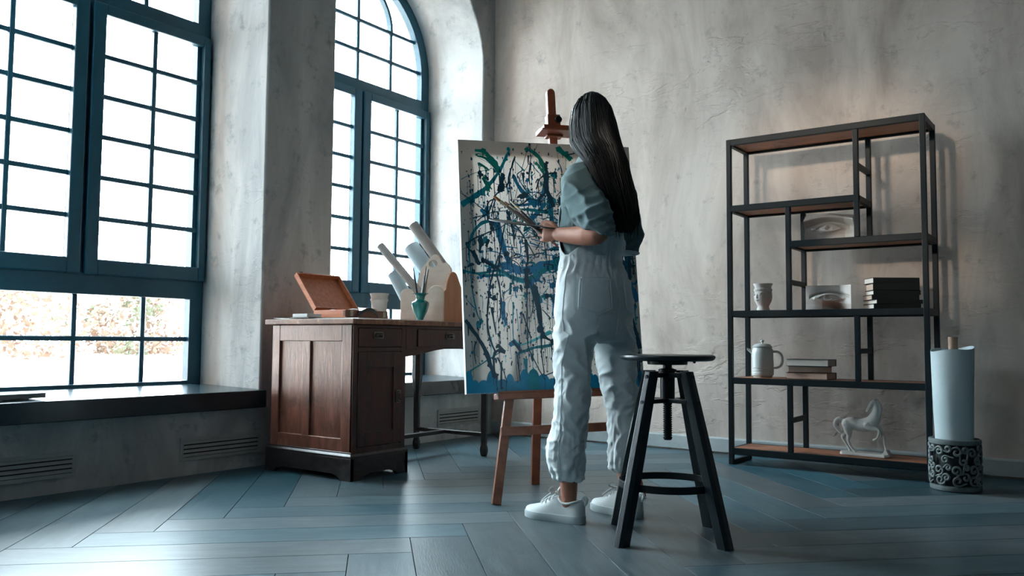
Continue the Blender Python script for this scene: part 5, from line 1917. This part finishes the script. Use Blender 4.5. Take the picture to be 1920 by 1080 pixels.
LH = (-.80, .56, .16)
handL = hand(WLj, LH, (.12, -.08, .98), (.56, .80, 0.0), (0.42, 1.30, 1.0), 0.93, True)
handR = hand(WRj, (-.72, .68, .10), (.1, -.1, .98), (-.68, -.72, 0.0), (0.6, 0.9, 0.6), 0.93, False)
AL, AR = (-.055, -.097), (.192, .018)
legL = tlimb([((-.010, -.095, .80), .072), ((-.038, -.105, .66), .062), ((-.040, -.118, .49), .052), ((-.050, -.112, .34), .050), ((-.056, -.104, .18), .036), ((AL[0], AL[1], .11), .0325), ((AL[0] - .002, AL[1] + .001, .06), .0275)])
legR = tlimb([((.110, .005, .80), .072), ((.137, .012, .66), .062), ((.158, .022, .49), .052), ((.176, .020, .34), .050), ((.184, .018, .18), .036), ((AR[0], AR[1], .11), .0325), ((AR[0] - .002, AR[1] + .002, .06), .0275)])
feet = B()
for (ax, ay), (tx, ty) in ((AL, (-.23 / .28, .16 / .28)), (AR, (-.64, .77))):
    v = Vector((tx, ty, 0)).normalized()
    feet.tube([Vector((ax, ay, .045)) + v * t for t in (-.025, 0, .04, .08, .11)], lambda t: 0.024 - 0.010 * t, 12)
    feet.ball(Vector((ax, ay, .085)) + Vector((-v.y, v.x, 0)) * 0.0235, 0.010, 10)         # ankle bone
    feet.ball(Vector((ax, ay, .085)) - Vector((-v.y, v.x, 0)) * 0.0235, 0.010, 10)
allb = merge(torso, skull, face, armL, armR, handL, handR, legL, legR, feet)
body_o = remesh('body', allb.mesh('body_raw'), M['skin'], woman, 0.0030, 3, 0.5)
for s in (-1, 1):
    B().ball(hd(.083, s * .031, 1.617), 0.0115, 12).build('eye', M['eye_white'], woman, smooth=60)


# --- cloth helpers
def fbm(p, f, sd=0.0):
    return noise.noise(Vector((p[0] * f[0] + sd, p[1] * f[1] - sd, p[2] * f[2] + 2 * sd)))


def ridge(x, k=2.0):
    return (1 - min(1.0, abs(x) * k)) ** 2


def displace(o, fn):
    me = o.data
    me.update()
    n = len(me.vertices)
    co = np.empty(n * 3)
    no = np.empty(n * 3)
    me.vertices.foreach_get('co', co)
    me.vertex_normals.foreach_get('vector', no)
    co, no = co.reshape(-1, 3), no.reshape(-1, 3)
    h = np.array([fn(co[i], no[i]) for i in range(n)])
    co = co + no * h[:, None]
    me.vertices.foreach_set('co', co.ravel())
    me.update()


# --- shirt
SH_T = [(0.985, .037, -.030, .124, .092), (1.03, .037, -.029, .127, .094), (1.10, .044, -.024, .140, .108), (1.18, .050, -.019, .149, .116), (1.26, .055, -.014, .152, .117),
        (1.33, .058, -.011, .153, .110), (1.38, .058, -.009, .152, .096), (1.415, .055, -.005, .122, .078), (1.440, .052, .0, .080, .066), (1.462, .050, .004, .062, .060)]
sh = B()
sh.loft([ering(z, *interp(SH_T, z), PHI, 48, 2.15) for z in np.linspace(0.985, 1.462, 26)])
slL = tlimb([((-.020, -.085, 1.365), .060), ((-.024, -.124, 1.315), .066), ((-.002, -.170, 1.240), .073), ((.020, -.208, 1.20), .074), ((.034, -.236, 1.176), .063)], 28)
slR = tlimb([((.145, .070, 1.365), .058), ((.168, .070, 1.31), .064), ((.182, .066, 1.23), .068), ((.194, .064, 1.15), .066), ((.198, .066, 1.108), .054)], 28)


def cuffring(c, axis, r, tube, n=28, wob=0.004):
    c, ax = Vector(c), Vector(axis).normalized()
    a = ax.orthogonal().normalized()
    bb_ = ax.cross(a)
    pts = [c + (a * math.cos(t) + bb_ * math.sin(t)) * (r + wob * math.sin(3 * t)) + ax * wob * math.sin(2 * t + 1) for t in [2 * PI * k / n for k in range(n + 1)]]
    return B().tube(pts, tube, 10)


cfL = merge(cuffring((.036, -.242, 1.134), (-.26, .26, -1.0), .058, .012), cuffring((.032, -.236, 1.149), (-.24, .24, -1.0), .064, .012))
cfR = merge(cuffring((.178, .095, 1.108), (-.62, .70, -.5), .048, .013), cuffring((.182, .090, 1.118), (-.62, .70, -.6), .052, .012))
col_ = cuffring((.050, .004, 1.452), (0, .15, 1), .058, .012, wob=0.002)
shirt_o = remesh('shirt', merge(sh, slL, slR, cfL, cfR, col_).mesh('shirt_raw'), M['shirt_cloth'], woman, 0.0055, 5, 0.5)


def shirt_fold(p, n):
    z = p[2]
    on_arm = 1.0 if (p[1] < -0.135 and p[0] < 0.11) or p[0] > 0.16 else 0.35
    q = 0.55 * p[0] - 0.55 * p[1] + 0.6 * z
    a = ridge(fbm((q, p[0] + p[1], z), (15, 4, 6), 3.1) + 0.12 * fbm(p, (22, 22, 30), 7.7), 2.2)
    c = ridge(fbm((z - 0.5 * p[0], p[0], p[1]), (19, 6, 6), 11.3), 2.4)
    low = math.exp(-((z - 1.06) / 0.08) ** 2)
    el = math.exp(-((z - 1.17) / 0.07) ** 2) * on_arm
    return 0.013 * (a - 0.3) * (0.4 + 0.6 * on_arm) + 0.010 * (c - 0.3) * (0.35 + el) + 0.006 * low * fbm(p, (26, 26, 8), 2.0) + 0.004 * fbm(p, (6, 6, 6), 1.0)


displace(shirt_o, shirt_fold)
_s = shirt_o.modifiers.new('sm', 'SMOOTH')
_s.factor, _s.iterations = 0.5, 3

# --- overalls: trousers
OV_T = [(0.70, .0485, -.048, .150, .105), (0.745, .0485, -.047, .176, .120), (0.81, .0475, -.046, .183, .128), (0.86, .0465, -.044, .180, .127), (0.92, .045, -.040, .171, .122),
        (0.965, .042, -.036, .160, .117), (1.00, .038, -.031, .147, .110), (1.025, .037, -.029, .142, .107), (1.06, .040, -.027, .147, .112)]
hips = B()
hips.loft([ering(z, *interp(OV_T, z), 42, 48, 2.1) for z in np.linspace(0.70, 1.045, 22)])


def legloft(rows):
    b = B()
    zs_ = np.linspace(rows[0][0], rows[-1][0], 40)
    b.loft([ering(z, *interp(rows, z)[:2], interp(rows, z)[2], interp(rows, z)[2] * 1.0, 42, 32) for z in zs_])
    return b


lg_L = legloft([(0.160, -.054, -.103, .044), (0.170, -.056, -.103, .057), (0.185, -.060, -.104, .0625), (0.205, -.0645, -.106, .0665), (0.246, -.068, -.108, .0725), (0.308, -.066, -.110, .0755), (0.37, -.052, -.113, .0690),
                (0.432, -.046, -.115, .0670), (0.494, -.0415, -.116, .0685), (0.546, -.0405, -.113, .0700), (0.60, -.0415, -.110, .0740), (0.65, -.040, -.107, .0785), (0.70, -.038, -.105, .0830), (0.80, -.020, -.095, .088)])
lg_R = legloft([(0.180, .168, .018, .038), (0.190, .169, .018, .050), (0.205, .172, .018, .0560), (0.231, .174, .019, .0600), (0.317, .174, .020, .0625), (0.402, .170, .021, .0610), (0.445, .1665, .021, .0655),
                (0.498, .1590, .020, .0730), (0.595, .1460, .016, .0790), (0.65, .1420, .013, .0810), (0.70, .1360, .010, .0835), (0.80, .115, .004, .088)])
over_raw = merge(hips, lg_L, lg_R, cuffring((-.057, -.103, .176), (0, 0, 1), .052, .011), cuffring((.169, .018, .196), (0, 0, 1), .046, .010))
over_o = remesh('overalls', over_raw.mesh('overalls_raw'), M['white_cotton'], woman, 0.0055, 6, 0.5)


def over_fold(p, n):
    z = p[2]
    left = p[0] < 0.05 + 0.02 * (0.7 - z)
    lx, ly = (-.045, -.11) if left else (.155, .018)
    th = math.atan2(p[1] - ly, p[0] - lx)
    cth, sth = math.cos(th), math.sin(th)
    sd_ = 5.2 if left else 9.4
    a = ridge(fbm((cth, sth, z + 0.035 * cth + 0.02 * sth), (0.9, 0.9, 17), sd_) + 0.10 * fbm(p, (20, 20, 26), 1.7), 2.3)
    b2 = ridge(fbm((cth, sth, z - 0.045 * cth), (1.3, 1.3, 27), sd_ + 3), 2.2)
    shin = math.exp(-((z - 0.27) / 0.13) ** 2)
    knee = math.exp(-((z - 0.52) / 0.10) ** 2)
    seat_ = math.exp(-((z - 0.70) / 0.09) ** 2)
    flat = math.exp(-((z - 0.88) / 0.07) ** 2)
    h = 0.0095 * (a - 0.3) * (0.45 + 0.7 * seat_ + 0.5 * knee) * (1 - 0.8 * flat)
    h += 0.0070 * (b2 - 0.3) * (0.3 + 0.8 * shin + 0.5 * knee) * (1 - 0.85 * flat)
    h += 0.005 * shin * ridge(fbm((cth, sth, z), (3.2, 3.2, 9), 4.4), 2.0)
    ang = math.atan2(p[1] + 0.03, p[0] - 0.038)
    w = math.exp(-((z - 1.0) / 0.032) ** 2)
    h += w * 0.0048 * math.sin(ang * 26 + 3 * fbm(p, (9, 9, 9), 2.2)) * (0.6 + 0.6 * fbm(p, (14, 14, 3), 6.0))
    w2 = math.exp(-((z - 0.955) / 0.035) ** 2)
    h += w2 * 0.005 * ridge(fbm(p, (24, 24, 4), 9.0), 2.0)
    hem = math.exp(-((z - (0.195 if p[0] < 0.06 else 0.215)) / 0.03) ** 2)
    h += hem * 0.004 * math.sin(math.atan2(p[1] - (-.104 if p[0] < .06 else .018), p[0] - (-.058 if p[0] < .06 else .17)) * 13 + 5 * fbm(p, (12, 12, 6), 1.1))
    return h


displace(over_o, over_fold)
_s = over_o.modifiers.new('sm', 'SMOOTH')
_s.factor, _s.iterations = 0.5, 2


def bvh_of(o):
    return BVHTree.FromPolygons([v.co[:] for v in o.data.vertices], [p.vertices[:] for p in o.data.polygons])


bv = bvh_of(over_o)


def onto(x, y, z, cx, cy, off):
    """point on the overalls along the ray towards the axis (cx, cy)"""
    d = Vector((cx - x, cy - y, 0)).normalized()
    hit = bv.ray_cast(Vector((x, y, z)) - d * 0.3, d)
    if hit[0] is None:
        return Vector((x, y, z))
    return hit[0] - d * off


def hipdir(psi):
    """unit direction from the body axis; psi 0 = back, positive to her left"""
    p = R(42)
    bx, by = math.sin(p), -math.cos(p)
    lx, ly = -math.cos(p), -math.sin(p)
    a = R(psi)
    return (bx * math.cos(a) + lx * math.sin(a), by * math.cos(a) + ly * math.sin(a))


def patch(name, psi0, psi1, z0, z1, off, parent, m, point=0.0, nu=14, nv=14, th=0.003):
    top, bot = [], []
    for j in range(nv + 1):
        for i in range(nu + 1):
            u, v = i / nu, j / nv
            z = z0 + (z1 - z0) * v - (1 - v) * point * (1 - abs(2 * u - 1))
            dx, dy = hipdir(psi0 + (psi1 - psi0) * u)
            top.append(onto(.046 + dx * .3, -.042 + dy * .3, z, .046, -.042, off + 0.0012 * (1 if 0 < i < nu and j > 0 else 0) + (0.003 if j == nv else 0)))
    b = B()
    b.add(top, [(j * (nu + 1) + i, j * (nu + 1) + i + 1, (j + 1) * (nu + 1) + i + 1, (j + 1) * (nu + 1) + i) for j in range(nv) for i in range(nu)])
    me = b.mesh(name)
    me.shade_smooth()
    o = link(name, me, m, parent)
    md = o.modifiers.new('thick', 'SOLIDIFY')
    md.thickness = th
    md.offset = 0
    return o


patch('pocket', 66, 17, 0.832, 0.952, 0.0045, over_o, M['white_cotton'], 0.026)
patch('pocket', -20, -66, 0.832, 0.952, 0.0045, over_o, M['white_cotton'], 0.026)
sm = B()
for pts in ([(66, .832), (66, .952)], [(66, .945), (17, .945)], [(17, .952), (17, .832)], [(17, .832), (41.5, .806), (66, .832)]):
    q = []
    for (a, za), (c, zc) in zip(pts, pts[1:]):
        for k in range(9):
            t = k / 8
            dx, dy = hipdir(a + (c - a) * t)
            q.append(onto(.046 + dx * .3, -.042 + dy * .3, za + (zc - za) * t, .046, -.042, 0.0065))
    sm.tube(q, 0.0019, 6)
q = []
for k in range(24):                                    # centre-back seam
    z = 1.0 - 0.27 * k / 23
    dx, dy = hipdir(-1 + 2 * math.sin(k * .4))
    q.append(onto(.046 + dx * .3, -.042 + dy * .3, z, .046, -.042, 0.0005))
sm.tube(q, 0.0016, 5)
for s_, cx_, cy_, tab in ((1, -.05, -.108, lg_L), (-1, .165, .018, lg_R)):      # outer side seams
    q = []
    for k in range(60):
        z = 0.98 - 0.78 * k / 59
        if z > 0.74:
            dx, dy = hipdir(88 * s_)
            q.append(onto(.046 + dx * .3, -.042 + dy * .3, z, .046, -.042, 0.0005))
        else:
            dx, dy = hipdir(78 * s_)
            t = min(1, (0.74 - z) / 0.15)
            ax = .046 + (cx_ - .046) * t
            ay = -.042 + (cy_ + .042) * t
            q.append(onto(ax + dx * .3, ay + dy * .3, z, ax, ay, 0.0005))
    sm.tube(q, 0.0018, 5)
tag(sm.build('seams', M['white_cotton'], over_o, smooth=60), kind='stuff')

# --- overalls: bib, side flaps and back strap over the shirt
TOPT = [(0, 1.345), (15, 1.345), (17.5, 1.19), (24, 1.135), (40, 1.105), (65, 1.075), (92, 1.040), (104, 1.060), (118, 1.135), (135, 1.26), (180, 1.28)]
bs_ = bvh_of(shirt_o)
bib = B()
NU, NV = 144, 22
vs = []
for j in range(NV + 1):
    for i in range(NU):
        psi = -180 + 360 * i / NU
        zt = interp([(a, z) for a, z in TOPT], abs(psi))[0]
        z = 0.992 + (zt - 0.992) * j / NV
        c, d, la, fw = interp(SH_T, z)
        dx, dy = hipdir(psi)
        o_ = Vector((c + dx * .45, d + dy * .45, z))
        # start just outside the torso so that the arms are not hit
        ca, sa_ = math.cos(R(psi)), math.sin(R(psi))
        rr = 1.0 / math.sqrt((ca / (fw + .011)) ** 2 + (sa_ / (la + .011)) ** 2)
        st_ = 0.3 if (abs(psi) < 28 or abs(psi) > 120 or z < 1.085) else rr + 0.022
        h_ = bs_.ray_cast(Vector((c + dx * st_, d + dy * st_, z)), Vector((-dx, -dy, 0)))
        if h_[0] is not None:
            rr = max(rr, math.hypot(h_[0].x - c, h_[0].y - d) + 0.0055)
        if j < 6:
            w = 1 - j / 6
            c2, d2, la2, fw2 = interp(OV_T, z)
            r2 = 1.0 / math.sqrt((ca / fw2) ** 2 + (sa_ / la2) ** 2)
            rr = rr * (1 - w) + max(rr, r2 - 0.001) * w
        rr += 0.0028 * math.sin(psi * 0.46 + 2 * noise.noise(Vector((psi * .05, z * 9, 3)))) * (1 - j / NV) + 0.004 * noise.noise(Vector((psi * .12, z * 7, 1)))
        if abs(psi) < 17:
            rr += 0.004 + 0.004 * math.sin(psi * 0.9)
        vs.append((c + dx * rr, d + dy * rr, z))
bib.add(vs, [(j * NU + i, j * NU + (i + 1) % NU, (j + 1) * NU + (i + 1) % NU, (j + 1) * NU + i) for j in range(NV) for i in range(NU)])
me = bib.mesh('bib')
me.shade_smooth()
bo = link('bib', me, M['white_cotton'], over_o)
md = bo.modifiers.new('thick', 'SOLIDIFY')
md.thickness = 0.003
md.offset = 0
M['under'] = mat('dark_undershirt', rgb(22, 34, 38), 0.9)

# --- hair
HT = [(1.138, .157, -.112, .046, .010), (1.150, .156, -.111, .060, .020), (1.176, .154, -.110, .073, .030), (1.215, .149, -.108, .084, .036), (1.27, .138, -.103, .095, .040), (1.325, .123, -.096, .103, .043),
      (1.382, .106, -.086, .106, .050), (1.43, .090, -.068, .107, .066), (1.475, .069, -.032, .100, .097), (1.523, .055, -.002, .0985, .112), (1.592, .047, .012, .0935, .112),
      (1.661, .043, .020, .0800, .0975), (1.705, .042, .020, .0575, .068), (1.728, .042, .020, .035, .042), (1.740, .042, .020, .012, .014)]


def hair_pt(z, a, off=0.0, ridge_=True):
    """a = 0 at the back of the head, positive to her left"""
    c, d, la, fw = interp(HT, z)
    p = R(20 + 21 * min(1, max(0, (1.53 - z) / 0.12)))
    bx, by = math.sin(p), -math.cos(p)
    lx, ly = -math.cos(p), -math.sin(p)
    ca, sa_ = math.cos(a), math.sin(a)
    k = 1.0
    if z > 1.40 and ca < -0.84:                        # leave the face free
        t = min(1, (-0.84 - ca) / 0.10) * min(1, max(0, (1.70 - z) / 0.03)) * min(1, (z - 1.40) / 0.05)
        k = 1 - 0.42 * t
    rd = 0.0
    if ridge_:
        w = min(1, (1.735 - z) / 0.08) if z < 1.735 else 0
        rd = w * (0.0022 * math.sin(a * 23 + 2.5 * noise.noise(Vector((a * 2, z * 3, 1)))) + 0.0016 * math.sin(a * 51 + z * 6) + 0.003 * noise.noise(Vector((a * 5, z * 1.5, 7))))
    return Vector((c + (bx * fw * ca + lx * la * sa_) * k + (bx * ca + lx * sa_) * (rd + off), d + (by * fw * ca + ly * la * sa_) * k + (by * ca + ly * sa_) * (rd + off), z))


hb = B()
NA = 220
hb.loft([[hair_pt(z, 2 * PI * k / NA) + Vector((0, 0, (0.012 * noise.noise(Vector((k * .35, 0, 5))) if z < 1.16 else 0))) for k in range(NA)]
         for z in list(np.linspace(1.138, 1.70, 40)) + [1.712, 1.722, 1.730, 1.736, 1.740]])
rh = random.Random(3)
for k in range(620):
    a = rh.gauss(0, 0.95)
    if abs(a) > 2.0:
        continue
    zt = rh.uniform(1.50, 1.725)
    ze = rh.uniform(1.145, 1.20) if rh.random() < 0.85 else rh.uniform(1.10, 1.15)
    pts = []
    da = rh.gauss(0, 0.06)
    fl = rh.gauss(0.0, 0.004)
    for q in range(15):
        t = q / 14
        z = zt + (ze - zt) * t
        zz = max(z, 1.145)
        p = hair_pt(zz, a + da * t, 0.0012 + 0.0015 * math.sin(PI * t) + max(0, fl) * t * t, False)
        p.z = z
        if z < 1.145:
            p += Vector((0.004, 0, 0)) * (1.145 - z) * 30 * rh.uniform(.8, 1)
        pts.append(p)
    hb.tube(pts, lambda t: 0.0017 * (1 - 0.75 * max(0, (t - 0.75) / 0.25)), 4, caps=False)
for k in range(16):                                   # loose ends at her right
    a = rh.uniform(-1.6, -0.7)
    pts = []
    for q in range(12):
        t = q / 11
        z = 1.40 - (0.255 + 0.03 * math.sin(k)) * t
        p = hair_pt(max(z, 1.16), a, 0.003 + 0.013 * t * rh.uniform(0.9, 1.1), False)
        p.z = z
        pts.append(p)
    hb.tube(pts, lambda t: 0.0013 * (1 - 0.7 * t), 4, caps=False)
hb.build('hair', M['hair'], woman, smooth=60)


# --- shoes
def make_shoe(ax, ay, tx, ty, label):
    """x to the toe; the ankle stands at x = 0.072"""
    v = Vector((tx, ty, 0)).normalized()
    L = 0.272
    so = bpy.data.objects.new('shoe', None)
    out = [(0.0, 0.0), (0.008, 0.022), (0.03, 0.034), (0.07, 0.036), (0.12, 0.038), (0.17, 0.045), (0.21, 0.047), (0.245, 0.038), (0.265, 0.022), (L, 0.0)]
    out = smooth_poly(out, 4)
    n = len(out)
    up = B()
    hts = [(0.0, .066), (0.012, .078), (0.03, .074), (0.06, .064), (0.085, .064), (0.105, .074), (0.122, .086), (0.14, .080), (0.165, .066), (0.19, .052), (0.22, .043), (0.25, .036), (0.265, .030), (L, .024)]
    rings = []
    xs = np.linspace(0.002, L - 0.003, 34)

    def wid(x):
        return interp([(a, b) for a, b in out], x)[0]
    for x in xs:
        h = interp([(a, b) for a, b in hts], x)[0]
        w = wid(x) * 0.93 + 0.0005
        ring = []
        for k in range(17):
            a = PI * k / 16
            pw = 0.62 if x < 0.11 else 0.75
            ring.append((x, w * math.copysign(abs(math.cos(a)) ** pw, math.cos(a)) * (0.93 + 0.07 * (1 - math.sin(a)) if x < 0.12 else 0.80 + 0.20 * (1 - math.sin(a))), 0.012 + (h - 0.0) * math.sin(a) ** 0.85))
        rings.append(ring)
    up.loft(rings)
    uo = up.build('shoe', M['shoe'], woman, smooth=60)
    uo['label'] = label
    ang = math.atan2(v.y, v.x)
    uo.location = Vector((ax, ay, 0)) - v * 0.072
    uo.rotation_euler = (0, 0, ang)
    s = B()
    poly = out + [(x, -y) for x, y in out[-2:0:-1]]
    s.loft([[(x * 1.0 + (0.0 if z else 0.0), y * k, z + (0.006 * max(0, (x - 0.2) / 0.07) ** 2 if z < 0.01 else 0)) for x, y in poly] for z, k in ((0.0, 0.97), (0.003, 1.0), (0.026, 1.02), (0.029, 1.0), (0.029, 0.9))])
    s.build('sole', M['sole'], uo, smooth=40)
    # padded collar and heel tab
    cb = B()
    pts = []
    for k in range(25):
        a = 2 * PI * k / 24
        x = 0.064 + 0.052 * math.cos(a)
        pts.append((x, 0.0315 * math.sin(a), interp([(q, w) for q, w in hts], x)[0] + 0.010))
    cb.tube(pts, 0.0045, 8, caps=False)
    cb.tube([(0.004, 0, 0.070), (-0.006, 0, 0.082), (-0.010, 0, 0.096), (-0.003, 0, 0.104), (0.006, 0, 0.098), (0.010, 0, 0.086)], 0.0032, 8, flat=2.2)
    cb.build('collar', M['shoe'], uo, smooth=60)
    lb = B()
    for k in range(4):
        x = 0.132 + 0.017 * k
        h = interp([(a, b) for a, b in hts], x)[0] + 0.014
        for sgn in (-1, 1):
            pts = [(x, sgn * 0.024, h - 0.012), (x + 0.004, sgn * 0.012, h - 0.001), (x + 0.010, 0, h + 0.002 - 0.003), (x + 0.014, -sgn * 0.014, h - 0.008)]
            lb.tube(smooth_poly3(pts), 0.0027, 6, flat=0.6)
    c = (0.128, 0, 0.106)
    for sgn in (-1, 1):
        pts = [c, (0.122, sgn * 0.012, 0.122), (0.128, sgn * 0.034, 0.132), (0.140, sgn * 0.040, 0.118), (0.138, sgn * 0.018, 0.108), c]
        lb.tube(smooth_poly3(pts), 0.0030, 6, flat=0.6)
        pts = [c, (0.140, sgn * 0.016, 0.108), (0.160, sgn * 0.036, 0.090), (0.172, sgn * 0.046, 0.076)]
        lb.tube(smooth_poly3(pts), 0.0028, 6, flat=0.6)
    lb.ball(c, 0.006, 8)
    tag(lb.build('laces', M['lace'], uo, smooth=60), kind='stuff')
    return uo


def smooth_poly3(P, n=5):
    P = [Vector(p) for p in P]
    out = []
    for i in range(len(P) - 1):
        p0, p1, p2, p3 = P[max(i - 1, 0)], P[i], P[i + 1], P[min(i + 2, len(P) - 1)]
        for k in range(n):
            t = k / n
            out.append(0.5 * ((2 * p1) + (p2 - p0) * t + (2 * p0 - 5 * p1 + 4 * p2 - p3) * t * t + (3 * p1 - p0 - 3 * p2 + p3) * t ** 3))
    out.append(P[-1])
    return out


make_shoe(AL[0], AL[1], -.23, .16, 'left white sneaker')
make_shoe(AR[0], AR[1], -.64, .77, 'right white sneaker behind the stool leg')

# --- what she holds (world coordinates through the same frame)
MW = Matrix.Translation((2.2, -2.22, 0)) @ Matrix.Rotation(YAW, 4, 'Z')


def wl(p):
    return MW @ Vector(p)


M['palette'] = mat('dark_palette', rgb(46, 52, 56), 0.5, col2=rgb(90, 92, 92), nscale=9)
pa = thing('palette', 'thin dark paint palette held flat in the hand of the woman', 'palette', wl((-.235, -.015, 1.180)), YAW)
e1 = (Vector((-.376, .10, 1.213)) - Vector((-.102, -.05, 1.156))).normalized()
e2 = Vector((0.25, 0.95, 0.155)).normalized()
e2 = (e2 - e1 * e2.dot(e1)).normalized()
e3 = e1.cross(e2)
if e3.z < 0:
    e3 = -e3
pol = []
for k in range(40):
    a = 2 * PI * k / 40
    r1 = 0.158 * (1 - 0.10 * math.exp(-((a - 4.1) / 0.35) ** 2))
    pol.append((r1 * math.cos(a), 0.112 * math.sin(a) * (1 - 0.22 * math.exp(-((a - 4.1) / 0.4) ** 2))))
g = B().prism(pol, -e3 * 0.002, e1, e2, e3 * 0.004)
g.build('board', M['palette'], pa, bevel=0.001)
M['dab_white'] = mat('white_paint_dab', rgb(214, 218, 220), 0.4)
M['dab_teal'] = mat('teal_paint_dab', rgb(10, 110, 124), 0.35)
for (a, c, r, m) in ((-0.08, 0.02, 0.014, 'dab_white'), (-0.04, 0.05, 0.013, 'dab_teal'), (0.02, 0.06, 0.015, 'dab_white'), (0.07, 0.04, 0.012, 'dab_teal')):
    g = B()
    q = e1 * a + e2 * c + e3 * 0.002
    g.loft([[q + (e1 * math.cos(t) + e2 * math.sin(t)) * r * k + e3 * h for t in [2 * PI * i / 12 for i in range(12)]] for k, h in ((1, 0), (0.9, 0.004), (0.5, 0.008), (0.1, 0.009))])
    g.build('paint_dab', M[m], pa, smooth=60)

brush('brown flat brush held in the fist of the woman, lowest of the held brushes', wl((-0.108, -0.085, 1.090)), wl((-0.362, 0.010, 1.298)), 0.0062, M['brush_grey'], M['bristle'], 'brushes held by the woman', 1.7, 0.042)
brush('pale-tipped brush held in the fist of the woman, upper of the held brushes', wl((-0.116, -0.069, 1.096)), wl((-0.290, 0.033, 1.280)), 0.0050, M['brush_dark'], M['bristle_pale'], 'brushes held by the woman', 1.5, 0.030)
brush('red-handled brush held in the fist of the woman, its end below the hand', wl((-0.096, -0.089, 1.074)), wl((-0.316, 0.020, 1.277)), 0.0048, M['brush_red'], M['bristle'], 'brushes held by the woman', 1.4, 0.030)
